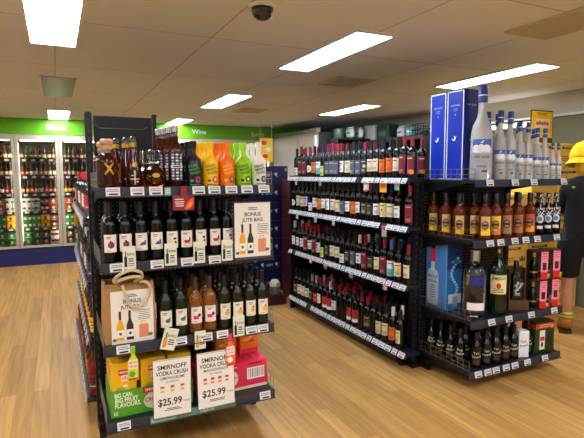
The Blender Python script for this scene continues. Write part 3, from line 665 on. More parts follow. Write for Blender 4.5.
def fingers(base, splash, ink, dot):
    prof = [(0.036, 0), (0.0415, 0.005), (0.0415, 0.128), (0.038, 0.145), (0.018, 0.168), (0.0155, 0.178), (0.0155, 0.222)]
    c = MB(); c.lathe([(0.0175, 0.205), (0.0175, 0.238), (0.015, 0.24)], base, 14)
    d = D(0.005); d.text("DEAD", -0.012, 0.108, 0.02, ink, 3, 0.05, rot=.2); d.text("MAN'S", -0.006, 0.09, 0.02, ink, 3, 0.05, rot=.2); d.text("FINGERS", 0.0, 0.072, 0.018, ink, 3, 0.05, maxw=0.056, rot=.2)
    d.ell(0.014, 0.036, 0.017, 0.018, dot, 2, 6); d.ell(0.014, 0.036, 0.008, 0.009, splash, 3, 6); d.ell(-0.02, 0.03, 0.01, 0.008, ink, 2, 5); d.rect(-0.03, 0.008, 0.03, 0.012, ink, 2)
    return Kind('liqueur_bottle', 'flavoured rum bottle', lathe_mesh('liqueur_bottle', prof, base, 22), [('cap', c.mesh('cap')), ('lettering', label_mesh('print', 0.0418, d))])
for j, (x, nm, bs, sp, ink, dot) in enumerate([(0.668, 'black', C(28, 26, 38, .15), C(60, 30, 60), C(60, 160, 80), C(190, 40, 130)), (0.762, 'yellow', C(250, 196, 10, .2), C(250, 220, 80), C(50, 110, 30), C(200, 50, 110)), (0.856, 'orange', C(246, 112, 8, .2), C(246, 160, 60), C(250, 196, 60), C(120, 90, 40)), (0.95, 'lime green', C(150, 214, 10, .2), C(230, 240, 190), C(34, 50, 16), C(60, 80, 40)), (1.042, 'white', C(232, 230, 218, .25), C(200, 200, 190), C(34, 34, 34), C(70, 60, 60))]):
    K = fingers(bs, sp, ink, dot)
    for i in range(4):
        K.place(x - i * 0.006 if x < 1 else x - i * .003, 2.59 + i * 0.09, z0, 0, '%s flavoured rum bottle, %s in its own coloured row' % (nm, ['front one', 'second', 'third', 'last'][i]), 'flavoured rum bottles in five coloured rows')

# ------------------------------------------------------------------ A second shelf: wines with small drawings
def pig_label(kind):
    def mk():
        d = D(0.006); d.rect(-0.034, 0.055, 0.034, 0.145, C(236, 228, 216), 1)
        d.rect(-0.022, 0.13, 0.004, 0.134, 'print', 2); d.rect(-0.018, 0.123, 0.0, 0.126, 'print', 2); d.rect(-0.02, 0.062, 0.0, 0.064, 'print', 2)
        if kind == 'fig': d.ell(0.002, 0.092, 0.016, 0.017, C(112, 34, 84), 2); d.ell(0.0, 0.11, 0.005, 0.006, C(112, 34, 84), 2); d.ell(-0.004, 0.092, 0.005, 0.012, C(146, 70, 120), 3)
        if kind == 'blue': d.ell(0.008, 0.09, 0.014, 0.009, C(60, 84, 150), 2); d.ell(0.016, 0.1, 0.005, 0.009, C(60, 84, 150), 2); d.ell(-0.006, 0.084, 0.007, 0.003, C(60, 84, 150), 2)
        if kind == 'redbird': d.ell(0.0, 0.088, 0.018, 0.008, C(190, 44, 48), 2); d.ell(0.014, 0.1, 0.005, 0.011, C(60, 30, 34), 2); d.rect(-0.016, 0.078, 0.01, 0.081, C(190, 44, 48), 2)
        if kind == 'cherry': d.ell(0.014, 0.084, 0.007, 0.011, C(186, 30, 50), 2); d.ell(0.01, 0.106, 0.009, 0.006, C(50, 40, 36), 2)
        if kind == 'green': d.ell(0.006, 0.09, 0.014, 0.011, C(20, 130, 90), 2); d.ell(0.016, 0.1, 0.006, 0.006, C(20, 130, 90), 2)
        if kind == 'pink': d.rect(-0.02, 0.078, 0.008, 0.098, C(226, 50, 120), 2); d.ell(0.012, 0.1, 0.009, 0.01, C(60, 30, 50), 3)
        if kind == 'yellow': d.ell(0.004, 0.09, 0.014, 0.014, C(244, 180, 20), 2); d.ell(0.008, 0.108, 0.007, 0.004, C(70, 90, 30), 3)
        return label_mesh('wine_label', 0.0367, d)
    return cached(('pl', kind), mk)
def pig(kind, glass='wine_glass', cap=KB):
    return cached(('pg', kind, glass), lambda: Kind('wine_bottle', 'wine bottle', wine_body(glass, 22), [('screw_cap', wine_cap(cap)), ('label', pig_label(kind))]))
NM = {'fig': 'purple fig', 'blue': 'blue bird', 'redbird': 'red pig shape', 'cherry': 'red cherry', 'green': 'green leaf', 'pink': 'pink block', 'yellow': 'yellow fruit'}
seq = ['fig', 'fig', 'blue', 'blue', 'cherry', 'redbird', 'cherry', 'redbird', 'cherry']
for k, (x, kd) in enumerate(zip([0.23, 0.307, 0.384, 0.461, 0.54, 0.617, 0.694, 0.77, 0.846], seq)):
    for i in range(3):
        t = '%s label wine bottle, %s from the shelf end with the wire guard' % (NM[kd], ORD[k]) if i == 0 else '%s label bottle, %s file from the wire guard end, %s row back' % (NM[kd], ORD[k], ORD[i])
        pig(kd).place(x + random.uniform(-.002, .002) + (0.012 if i else 0), 2.585 + i * 0.095, AZ[1] + 0.001, random.uniform(-.08, .08), t, 'wines with small drawings, second shelf', 0.985)
# acrylic stand with the bonus poster
def poster(b, fn, w, h):
    GR = C(60, 72, 66); d = D(1); d.rect(-w / 2, 0, w / 2, h, C(232, 230, 220), 1)
    d.bars(-w * .14, w * .14, h * .91, 2, h * .03, h * .014, C(60, 50, 50), 2); d.text('BONUS', 0, h * .795, h * .1, GR, 2, 0.05); d.text('JUTE BAG', 0, h * .69, h * .095, GR, 2, 0.05, maxw=w * .82)
    def bot(cx, c, lab):
        d.rect(cx - w * .085, h * .06, cx + w * .085, h * .34, c, 2); d.poly([(cx - w * .085, h * .34), (cx + w * .085, h * .34), (cx + w * .03, h * .46), (cx - w * .03, h * .46)], c, 2)
        d.rect(cx - w * .03, h * .46, cx + w * .03, h * .62, C(50, 46, 40) if lab else c, 2); d.rect(cx - w * .08, h * .12, cx + w * .08, h * .26, C(240, 238, 230), 3)
        d.ell(cx, h * .19, w * .035, h * .03, C(40, 120, 90) if lab else C(60, 50, 90), 4)
    bot(-w * .3, C(236, 168, 20), 1); bot(-w * .07, C(44, 40, 46), 0)
    d.rect(w * .15, h * .08, w * .38, h * .33, C(226, 140, 104), 2); d.rect(w * .2, h * .33, w * .215, h * .39, C(226, 140, 104), 2); d.rect(w * .31, h * .33, w * .325, h * .39, C(226, 140, 104), 2); d.rect(w * .2, h * .385, w * .325, h * .395, C(226, 140, 104), 2)
    d.bars(w * .12, w * .45, h * .6, 6, h * .035, h * .01); d.ell(w * .42, h * .12, w * .06, h * .03, C(90, 120, 60), 2); d.ell(-w * .44, h * .08, w * .05, h * .03, C(90, 120, 60), 2)
    b.decal(d, fn)
o = tag(ob('poster_stand', None, None, (0.973, 2.515, AZ[1] - 0.03)), 'clear stand holding a bonus jute bag poster beside the wines', 'sign')
b = MB(); b.box(-0.105, 0.0, 0.012, 0.105, 0.0012, 0.312, 'white_plastic'); poster(b, front(0.0, 0, 0.013), 0.206, 0.296); ob('poster', b.mesh('poster', False), o)
b = MB(); b.box(-0.108, 0.002, 0.0, 0.108, 0.005, 0.316, 'acrylic'); b.box(-0.108, -0.006, 0.0, 0.108, 0.002, 0.01, 'acrylic'); b.box(-0.108, -0.002, 0.312, 0.108, 0.002, 0.318, C(90, 88, 84)); ob('holder', b.mesh('holder', False), o)

# ------------------------------------------------------------------ A third shelf: jute bag, white and rose wines
o = tag(ob('jute_bag', None, None, (0.315, 2.56, AZ[2] + 0.001)), 'brown jute bag with cream rope handles and bonus poster on its front', 'bag')
b = MB(); w, dp, h = 0.125, 0.15, 0.31
vs = []; 
for z, e in ((0, 0), (0.1, 0.004), (0.2, 0.0), (h, -0.004)):
    vs += [(-w - e, 0.004 - e, z), (0, -e * 0.5 + 0.004, z), (w + e, 0.004 - e, z), (w + e, dp / 2, z), (w + e, dp + e, z), (0, dp + e, z), (-w - e, dp + e, z), (-w - e + 0.012 * (z / h), dp / 2, z)]
fs = [tuple(range(7, -1, -1))]
for r in range(3):
    for i in range(8): fs.append((r * 8 + i, r * 8 + (i + 1) % 8, r * 8 + 8 + (i + 1) % 8, r * 8 + 8 + i))
b.add(vs, fs, 'jute'); me = b.mesh('bag_body', True, 50); bd = ob('body', me, o); md = bd.modifiers.new('thick', 'SOLIDIFY'); md.thickness = 0.004
b = MB(); poster(b, front(-0.003, 0.01, 0.0), 0.205, 0.272); b.box(-0.094, -0.0028, 0.0, 0.114, -0.0008, 0.272, 'white_plastic'); ob('poster', b.mesh('bag_poster', False), o)
def arc(pts, n=24):   # smooth curve through points
    out = []; P = [Vector(p) for p in pts]; P = [P[0] * 2 - P[1]] + P + [P[-1] * 2 - P[-2]]
    for i in range(1, len(P) - 2):
        for k in range(n // (len(P) - 3) + 1):
            t = k / (n // (len(P) - 3) + 1)
            out.append(0.5 * ((2 * P[i]) + (-P[i - 1] + P[i + 1]) * t + (2 * P[i - 1] - 5 * P[i] + 4 * P[i + 1] - P[i + 2]) * t * t + (-P[i - 1] + 3 * P[i] - 3 * P[i + 1] + P[i + 2]) * t ** 3))
    out.append(P[-2]); return out
b = MB(); b.tube(arc([(-0.035, 0.0, 0.3), (-0.02, -0.014, 0.25), (-0.005, -0.018, 0.205), (0.02, -0.02, 0.185), (0.055, -0.02, 0.195), (0.09, -0.018, 0.24), (0.1, -0.014, 0.285), (0.075, -0.006, 0.312), (0.05, 0.0, 0.31)]), 0.008, 'rope', 8); ob('rope_handle', b.mesh('rope'), o)
b = MB(); b.tube(arc([(-0.05, 0.05, 0.30), (-0.075, -0.02, 0.33), (-0.06, -0.048, 0.36), (0.0, -0.052, 0.385), (0.05, -0.048, 0.37), (0.06, -0.02, 0.34), (0.05, 0.05, 0.3)]), 0.008, 'rope', 8); ob('rope_handle', b.mesh('rope'), o)
b = MB(); b.tube(arc([(-0.06, 0.02, 0.31), (-0.06, -0.046, 0.335), (0.0, -0.05, 0.35), (0.045, -0.046, 0.345), (0.03, 0.02, 0.31)]), 0.008, 'rope', 8); ob('rope_handle', b.mesh('rope'), o)
for k, (x, kd, gl, cp) in enumerate([(0.497, 'green', 'green_glass', KB), (0.578, 'green', 'green_glass', KB), (0.66, 'pink', 'rose_glass', C(60, 40, 30)), (0.739, 'pink', 'rose_glass', C(60, 40, 30)), (0.822, 'yellow', 'olive_glass', KB), (0.897, 'yellow', 'olive_glass', KB), (0.974, 'yellow', 'olive_glass', KB), (1.05, 'yellow', 'olive_glass', KB)]):
    for i in range(3):
        gn = {'green_glass': 'dark green', 'rose_glass': 'amber rose', 'olive_glass': 'olive'}[gl]
        t = '%s wine bottle with %s label, %s from the jute bag' % (gn, NM[kd], ORD[k]) if i == 0 else '%s wine bottle, %s file from the jute bag, %s row back' % (gn, ORD[k], ORD[i])
        pig(kd, gl, cp).place(x + (0.006 if i else 0), 2.585 + i * 0.095, AZ[2] + 0.001, random.uniform(-.08, .08), t, 'white and rose wines on the jute bag shelf', 0.985)

# ------------------------------------------------------------------ A bottom shelf: canned vodka drinks
z0 = AZ[3] + 0.001
YE = C(246, 190, 16); GN = C(86, 168, 40); PK = C(226, 44, 84); ORG = C(244, 120, 16); RDD = C(214, 26, 44)
o = tag(ob('drink_tray', None, None, (0.42, 2.585, z0)), 'lime green cardboard tray printed BIG CAN. BIG FRUIT FLAVOURS.', 'box')
b = MB(); w, dp, h = 0.215, 0.27, 0.14
b.box(-w, 0, 0, w, 0.004, h, GN); b.box(-w, dp - 0.004, 0, w, dp, h, GN); b.box(-w, 0.004, 0, -w + 0.004, dp - 0.004, h, GN); b.box(w - 0.004, 0.004, 0, w, dp - 0.004, h, GN); b.box(-w + 0.004, 0.004, 0, w - 0.004, dp - 0.004, 0.003, GN)
d = D(1); WH = C(248, 250, 236)
for i, t in enumerate(('BIG CAN.', 'BIG FRUIT', 'FLAVOURS.')): d.text(t, [-.15, -.136, -.13][i], 0.115 - i * 0.027, 0.033, WH, 2, 0.05, maxw=[.09, .115, .13][i])
d.rect(-0.2, 0.012, -0.182, 0.032, WH, 1); d.bars(-0.198, -0.184, 0.028, 3, 0.006, 0.003, 'print', 2, 0)
d.rect(-0.055, 0.104, 0.07, 0.136, RDD, 1); d.text('SMIRNOFF', 0.008, 0.12, 0.022, WH, 2, 0.03, maxw=0.11); d.ell(0.0, 0.06, 0.05, 0.045, C(236, 236, 210), 1); d.text('CRUSH', 0.0, 0.065, 0.03, RDD, 2, 0.04, maxw=0.085)
b.decal(d, front(0)); ob('tray', b.mesh('tray', False), o)
def crush_pack(top, low, fruit, word):
    def mk():
        b = MB(); w, dp, h = 0.064, 0.125, 0.285; b.bbox(-w, 0, 0, w, dp, h, top, 0.005)
        for f in (front(0), leftf(-w, 0.125 / 2, 0)):
            d = D(1); d.rect(-w + .006, 0.005, w - .006, 0.05, low, 1); d.rect(-w * .4, h * .76, w * .72, h * .86, RDD, 2); d.text('SMIRNOFF', w * .16, h * .81, 0.018, WH, 3, 0.03, maxw=w); d.rect(-w * .2, h * .64, w * .75, h * .75, C(250, 240, 220), 2); d.text('CRUSH', w * .28, h * .695, 0.022, RDD, 3, 0.04, maxw=w * .85)
            d.ell(-w * .3, h * .48, w * .4, h * .06, fruit, 2); d.ell(w * .25, h * .42, w * .3, h * .05, low, 2); d.ell(w * .1, h * .55, w * .2, h * .025, C(250, 250, 220), 3)
            b.decal(d, f)
        d = D(1); d.ell(0, dp / 2, 0.02, 0.008, C(30, 30, 20), 1); b.decal(d, topf(h)); return b.mesh('can_pack')
    return cached(('cp', word), mk)
for i, x in enumerate((0.275, 0.425, 0.565)):
    for j in range(2 if i < 2 else 1):
        tag(ob('can_pack', crush_pack(YE, GN, C(130, 190, 50), 'lime'), None, (x, 2.593 + j * 0.13, z0 + 0.004)), ['yellow canned drink pack in green tray, nearest the wire guard', 'yellow canned drink pack in the middle of the green tray', 'yellow canned drink pack behind the white price sign'][i] if not j else 'yellow canned drink pack, back row of the green tray, %s' % ['wire guard end', 'middle'][i], 'drink pack', 'yellow lime can packs')
def pink_box(w, dp, h, kind):
    b = MB(); b.bbox(-w, 0, 0, w, dp, h, PK, 0.004)
    d = D(1)
    if kind:
        d.rect(-w + .002, 0.001, w - .002, 0.018, C(240, 214, 180), 1); d.rect(0.0, 0.055, w * .85, 0.125, C(240, 232, 232), 2); d.rect(-0.002, 0.053, w * .87, 0.127, C(40, 20, 30), 1)
        for i in range(9): d.rect(0.01 + i * w * .085, 0.065, 0.013 + i * w * .085 + (i % 3) * .001, 0.117, C(40, 30, 34), 3)
        d.rect(-w * .98, 0.128, -w * .45, 0.15, RDD, 1); d.text('SMIRNOFF', -w * .7, 0.139, 0.014, WH, 2, 0.03, maxw=w * .5); d.ell(-w * .68, 0.075, w * .26, 0.045, C(240, 220, 226), 1); d.text('CRUSH', -w * .68, 0.08, 0.02, PK, 2, 0.03, maxw=w * .44); d.bars(0.0, w * .8, 0.144, 1, .01, .007, C(110, 10, 40), 2)
    else: d.rect(-w + .005, h * .5, w - .005, h * .8, RDD, 1)
    b.decal(d, front(0)); d = D(1)
    for k in range(5): d.rect(-w * .8 + k * w * .36, dp * .2, -w * .65 + k * w * .36, dp * .35, C(180, 20, 60), 1)
    b.decal(d, topf(h)); return b.mesh('pink_carton')
tag(ob('drink_carton', pink_box(0.13, 0.25, 0.165, 1), None, (0.962, 2.61, z0), 0.02), 'pink and red drinks carton with barcode label by the shelf corner', 'box')
tag(ob('drink_carton', pink_box(0.075, 0.24, 0.158, 0), None, (0.745, 2.61, z0), 0), 'dark pink drinks carton hidden behind the two white price signs', 'box')
for i, (x, y, zz, r, lab) in enumerate([(0.86, 2.68, .167, -0.05, 'orange and pink can pack in front of the hanging orange tag'), (1.02, 2.72, .167, 0.08, 'orange and pink can pack on the pink carton by the corner'), (0.955, 2.85, .005, 0, 'orange can pack standing behind the pink carton')]):
    me = crush_pack(ORG, PK, C(250, 196, 60), 'orange'); o = ob('can_pack', me, None, (x, y, z0 + zz), r); o.scale = (0.98, 0.9, 0.66); tag(o, lab, 'drink pack', 'orange mango can packs')
    if i == 2: o.scale = (1, .55, .95)
def price_sign(x, flav, cc, label, w, rot):
    o = tag(ob('price_sign', None, None, (x, AF - 0.022, AZ[3] - 0.012), rot=(-0.05, rot, 0)), label, 'price sign', 'white drink price signs')
    h = 0.305; k = C(34, 34, 40); b = MB(); b.box(-w / 2, 0, 0, w / 2, 0.0015, h, C(238, 236, 228)); d = D(1)
    d.rect(-w / 2 + .003, h - .005, w / 2 - .003, h - .003, C(120, 96, 60), 1)
    d.text('SMIRNOFF', 0, h * .86, 0.034, k, 2, 0.035, maxw=w * .78); d.text('VODKA CRUSH', 0, h * .755, 0.032, k, 2, 0.035, maxw=w * .86); d.text(flav, 0, h * .67, 0.02, k, 2, 0.02, maxw=w * .66); d.text('IN 4 PACKS', 0, h * .605, 0.013, k, 2, 0.02, maxw=w * .4)
    n = 3 if 'LEMON' in flav else 4
    for i in range(n):
        u = (i - (n - 1) / 2) * w * (.27 if n == 3 else .2); d.rect(u - .01, h * .43, u + .01, h * .535, cc, 2); d.rect(u - .01, h * .46, u + .01, h * .495, C(236, 226, 200), 3); d.rect(u - .01, h * .51, u + .01, h * .535, C(180, 60, 40), 3)
    d.text('$25.99', -w * .07, h * .25, 0.052, k, 2, 0.045, maxw=w * .64); d.text('4 PACK', w * .38, h * .23, 0.012, k, 2, 0.02, maxw=w * .18)
    d.bars(-w * .22, w * .25, h * .13, 2, .008, .004); b.decal(d, front(0)); ob('printed_sheet', b.mesh('sheet', False), o)
    b = MB(); b.box(-w / 2 - .004, 0.002, -0.004, w / 2 + .004, 0.005, h + .004, 'acrylic'); b.box(-w / 2 - .004, -0.006, -0.006, w / 2 + .004, 0.005, -0.002, 'acrylic'); ob('holder', b.mesh('holder', False), o)
price_sign(0.505, 'LEMON/SUBLIME', C(216, 190, 60), 'white SMIRNOFF VODKA CRUSH $25.99 sign in front of the lime green tray', 0.195, 0.02)
price_sign(0.747, 'MANGO/PEACH', C(226, 110, 100), 'white SMIRNOFF VODKA CRUSH $25.99 sign beside the pink carton', 0.205, 0.0)
b = MB(); b.box(-0.235, -0.002, 0, 0.235, 0, 0.042, C(96, 150, 128, .25)); d = D(1); d.text('Legends', 0.07, 0.016, 0.024, C(226, 236, 226), 2); d.rect(-.23, .006, -.1, .03, C(150, 206, 196), 1); b.decal(d, front(-0.002))
o = ob('rail_strip', b.mesh('rail_strip', False), None, (0.625, AF - 0.008, AZ[3] - 0.043)); tag(o, 'long green strip sign along the rail under the price signs', 'sign')

# ------------------------------------------------------------------ C top shelf: blue gift boxes and frosted vodka
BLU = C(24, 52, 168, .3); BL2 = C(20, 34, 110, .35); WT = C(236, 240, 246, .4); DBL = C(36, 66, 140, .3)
def goose(d, cx, cy, s, k=None, l=3):
    k = k or WT
    d.poly([(cx - s, cy + s * .1), (cx - s * .3, cy - s * .1), (cx + .15 * s, cy + .1 * s), (cx - .2 * s, cy + s * 1.0), (cx + .35 * s, cy + .45 * s), (cx + s * .9, cy + s * .9), (cx + .5 * s, cy - .1 * s), (cx + .1 * s, cy - .55 * s), (cx - .4 * s, cy - .45 * s)], k, l)
def giftbox(y, label, w=0.14, dp=0.165, h=0.625):
    o = tag(ob('gift_box', None, None, (2.555, y, CZ[0] + .001)), label, 'gift box', 'tall blue gift boxes')
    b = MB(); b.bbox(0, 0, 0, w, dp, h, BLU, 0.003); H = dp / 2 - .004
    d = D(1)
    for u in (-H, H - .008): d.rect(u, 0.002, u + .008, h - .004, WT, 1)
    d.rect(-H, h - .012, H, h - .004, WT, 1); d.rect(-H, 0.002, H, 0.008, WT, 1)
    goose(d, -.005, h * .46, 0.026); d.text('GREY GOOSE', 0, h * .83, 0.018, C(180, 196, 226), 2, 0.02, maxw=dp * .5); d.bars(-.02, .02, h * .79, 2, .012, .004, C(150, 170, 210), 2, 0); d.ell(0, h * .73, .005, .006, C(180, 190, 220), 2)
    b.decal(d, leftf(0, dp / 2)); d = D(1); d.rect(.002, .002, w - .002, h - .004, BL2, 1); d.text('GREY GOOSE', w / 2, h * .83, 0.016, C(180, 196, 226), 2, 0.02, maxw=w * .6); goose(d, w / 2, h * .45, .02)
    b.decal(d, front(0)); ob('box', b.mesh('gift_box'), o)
giftbox(2.728, 'tall blue gift box with white bird, nearest the red wine'); giftbox(2.556, 'tall blue gift box with white bird, nearest the giant frosted bottle')
def vodka():
    prof = [(0.036, 0), (0.04, 0.006), (0.041, 0.05), (0.039, 0.17), (0.034, 0.2), (0.02, 0.23), (0.0155, 0.25), (0.015, 0.30)]
    c = MB(); c.lathe([(0.0178, 0.285), (0.0178, 0.345), (0.016, 0.348)], DBL, 16); c.lathe([(0.0182, 0.31), (0.0182, 0.314)], WT, 16)
    d = D(0.006)
    d.rect(-.036, .118, .036, .15, C(60, 100, 180), 1); 
    for u, v, a, h2 in ((-.022, .118, .014, .012), (-.004, .116, .014, .016), (.016, .117, .016, .013)): d.ell(u, v, a, h2, WT, 2, 5)
    d.rect(-.036, .1, .036, .116, C(216, 226, 238), 1); goose(d, .0, .14, .009)
    d.text('GREY GOOSE', 0, .085, .012, C(40, 60, 110), 2, .03, maxw=.055); d.text('VODKA', 0, .05, .009, C(60, 76, 120), 2, .02); d.rect(.0, .03, .02, .036, C(60, 60, 70), 2)
    return Kind('vodka_bottle', 'vodka bottle', lathe_mesh('vodka_bottle', prof, 'frosted_glass', 24), [('blue_cap', c.mesh('blue_cap')), ('lettering', label_mesh('vodka_label', .0412, d))])
K = vodka(); VZ = CZ[0] + .001
for x, y, sc, t in [(2.63, 2.465, (1.8, 1.82), 'giant frosted vodka bottle with blue cap beside the tall blue boxes'),
    (2.795, 2.455, (1.1, 1.37), 'second largest frosted vodka bottle, next to the giant one'), (2.79, 2.56, (1.1, 1.37), 'large frosted vodka bottle behind the second largest one'), (2.893, 2.455, (1.1, 1.36), 'large frosted vodka bottle, third along from the giant one'), (2.89, 2.56, (1.1, 1.34), 'large frosted vodka bottle in the row behind, near the medium ones'),
    (2.984, 2.45, (.98, 1.18), 'medium frosted vodka bottle just after the large ones'), (2.985, 2.54, (.98, 1.18), 'medium frosted vodka bottle partly behind its twin'), (3.07, 2.45, (.98, 1.17), 'medium frosted vodka bottle, second of the medium pair'), (3.075, 2.54, (.98, 1.17), 'medium frosted vodka bottle at the rear of the medium pair'),
    (3.165, 2.45, (.92, 1.06), 'small full size frosted vodka bottle just before the yellow sign'), (3.248, 2.45, (.92, 1.06), 'small full size frosted vodka bottle next to the miniatures'), (3.24, 2.54, (.92, 1.06), 'frosted vodka bottle behind the small full size pair'),
    (3.325, 2.44, (.62, .76), 'miniature frosted vodka bottle beside the full size ones'), (3.39, 2.44, (.62, .76), 'miniature frosted vodka bottle in the corner pair by the shelf end'), (3.36, 2.52, (.62, .76), 'miniature frosted vodka bottle behind the other two miniatures')]:
    K.place(x, y, VZ, -0.75, t, 'frosted vodka bottles in falling sizes', sc)

# C second shelf: whisky with round black emblem
def whisky(corner, w2):
    def mk():
        prof = [(0.039, 0), (0.043, 0.005), (0.043, 0.19), (0.039, 0.206), (0.021, 0.226), (0.018, 0.235), (0.018, 0.26)]
        c = MB(); c.lathe([(0.0195, 0.245), (0.0195, 0.312), (0.018, 0.315)], KB, 14)
        d = D(0.006); d.rect(-.03, .03, .034, .16, w2, 1); d.rect(-.03, .03, .034, .058, corner, 2); d.rect(.008, .03, .034, .075, corner, 2); d.ell(-.002, .1, .024, .03, BK, 3, 8); d.ell(-.002, .1, .019, .024, C(150, 130, 100), 4, 8); d.rect(-.02, .093, .016, .107, BK, 5)
        return Kind('whisky_bottle', 'whisky bottle', lathe_mesh('whisky_bottle', prof, 'whisky_glass', 20), [('cap', c.mesh('black_cap')), ('label', label_mesh('whisky_label', .0432, d))])
    return cached(('wh', corner, w2), mk)
YL = C(246, 206, 20); BGE = C(206, 170, 120); OGE = C(216, 120, 80); SAG = C(150, 130, 100)
z1 = CZ[1] + .001
for x, y, rz, cr, w2, t in [(2.563, 2.845, -.75, YL, BGE, 'whisky bottle with yellow label foot, deepest along the open shelf side'), (2.563, 2.715, -.7, YL, BGE, 'whisky bottle with yellow label foot, second along the open shelf side'), (2.565, 2.585, -.7, YL, BGE, 'whisky bottle with yellow label foot, last before the front corner'),
    (2.66, 2.44, -.75, YL, BGE, 'yellow foot whisky bottle first along the front rail'), (2.76, 2.44, -.75, OGE, C(236, 190, 40), 'whisky bottle with yellow top and orange foot label'), (2.868, 2.44, -.75, SAG, C(170, 120, 80), 'whisky bottle with brown grey label, third along front rail'), (2.985, 2.44, -.8, C(170, 116, 70), C(176, 96, 60), 'whisky bottle with rusty brown label beside the orange ones'), (3.105, 2.44, -.8, C(244, 170, 30), C(196, 90, 60), 'whisky bottle with orange red label and yellow foot beside patterned bottles')]:
    whisky(cr, w2).place(x, y, z1, rz, t, 'whiskies with round black emblem')
for k, (x, y) in enumerate([(2.67, 2.55), (2.67, 2.66), (2.775, 2.55), (2.775, 2.66), (2.88, 2.55), (2.99, 2.55), (3.1, 2.55), (2.88, 2.66), (2.99, 2.66)]):
    whisky(YL, BGE).place(x, y, z1, -.7, 'whisky bottle %s, %s counting from the open side' % ('in the row behind the front whiskies' if y < 2.6 else 'in the third row of whiskies', ORD[k]), 'whiskies standing behind the front ones')
def patt():
    prof = [(0.032, 0), (0.035, 0.005), (0.035, 0.18), (0.03, 0.205), (0.017, 0.235), (0.016, 0.3)]
    w = C(206, 206, 206); rs = random.Random(3)
    c = MB(); c.lathe([(0.0178, 0.235), (0.0178, 0.305)], KB, 14); d0 = D(.006)
    for i in range(22): d0.ell(rs.uniform(-.024, .024), rs.uniform(.24, .3), .004, .005, w, 1, 4)
    c.decal(d0, cyl(.0179))
    d = D(0.006)
    for i in range(26): d.ell(rs.uniform(-.034, .034), rs.uniform(.15, .195), .004, .007, w, 1, 4)
    d.ell(0, .118, .027, .03, C(214, 224, 236), 2, 8); d.ell(0, .118, .015, .017, C(110, 130, 190), 3, 6); d.rect(-.02, .045, .02, .068, WT, 2)
    return Kind('patterned_bottle', 'spirit bottle', lathe_mesh('patterned_bottle', prof, 'wine_glass', 20), [('cap', c.mesh('patterned_cap')), ('pattern', label_mesh('patterned_label', .0352, d))])
K = patt()
for x, y, t in [(3.215, 2.44, 'black and white patterned bottle beside the last whisky'), (3.305, 2.44, 'black and white patterned bottle in the middle of three'), (3.39, 2.44, 'black and white patterned bottle at the shelf end'), (3.25, 2.55, 'patterned black bottle behind the first of its three twins'), (3.34, 2.55, 'patterned black bottle behind the end one')]: K.place(x, y, z1, -.85, t, 'black bottles with white pattern and round label')

# C third shelf
z2 = CZ[2] + .001
o = tag(ob('vodka_gift_box', None, None, (2.545, 2.675, z2)), 'big blue gift box picturing an ABSOLUT VODKA bottle with red cap', 'gift box')
b = MB(); w, dp, h = .15, .22, .50; SKY = C(96, 156, 214, .35); b.bbox(0, 0, 0, w, dp, h, SKY, .004)
d = D(1); H = dp / 2
d.rect(-H + .004, .004, H - .004, h - .004, C(60, 120, 196), 1); d.rect(-.03, .004, H - .004, h - .004, C(70, 130, 200), 2)
cx = -.03; GL = C(186, 206, 226); d.rect(cx - .06, .02, cx + .06, .25, GL, 3); d.ell(cx, .25, .06, .05, GL, 4, 8); d.rect(cx - .02, .28, cx + .02, .355, C(206, 222, 236), 5); d.rect(cx - .024, .35, cx + .024, .45, C(208, 36, 36), 6); d.rect(cx - .02, .45, cx + .022, .47, C(40, 40, 50), 5)
d.text('ABSOLUT', cx, .235, .032, C(24, 44, 130), 7, .03, maxw=.112); d.text('VODKA', cx, .198, .03, C(24, 44, 130), 7, .03, maxw=.09); d.bars(cx - .035, cx + .035, .165, 6, .018, .006, C(90, 110, 160), 5)
b.decal(d, leftf(0, dp / 2)); d = D(1)
d.rect(.004, .004, w - .004, h - .004, C(36, 110, 190), 1); d.rect(.004, .3, w - .004, h - .004, C(24, 60, 130), 2); d.ell(.09, .36, .05, .016, C(40, 170, 220), 3)
for i in range(14): d.ell(.075 + .03 * math.sin(i * .6), .1 + i * .022, .014, .012, C(150, 214, 240), 3, 5)
d.rect(.02, .05, w - .004, .12, C(210, 226, 236), 4); d.rect(.06, .02, .11, .1, C(150, 160, 176), 5); d.ell(.1, .42, .02, .008, BK, 4)
b.decal(d, front(0)); ob('box', b.mesh('vodka_box'), o)
# very large clear bottle
prof = [(.06, 0), (.073, .01), (.075, .04), (.075, .3), (.07, .335), (.045, .365), (.032, .378), (.03, .39), (.03, .42)]
o = tag(ob('clear_bottle', lathe_mesh('clear_bottle', prof, 'clear_glass', 32), None, (2.615, 2.475, z2), -.6), 'very large clear glass bottle with white band beside the blue box', 'vodka bottle')
b = MB(); b.lathe([(.033, .405), (.034, .445), (.034, .478), (.03, .482)], 'steel', 22); ob('cap', b.mesh('steel_cap'), o)
d = D(.008); d.rect(-.065, .065, .065, .118, WT, 1); ob('label', label_mesh('white_band', .0755, d), o)
d = D(.008); d.rect(-.05, .24, .05, .3, C(30, 40, 130), 1); ob('blue_print', label_mesh('blue_print', .0755, d), o)
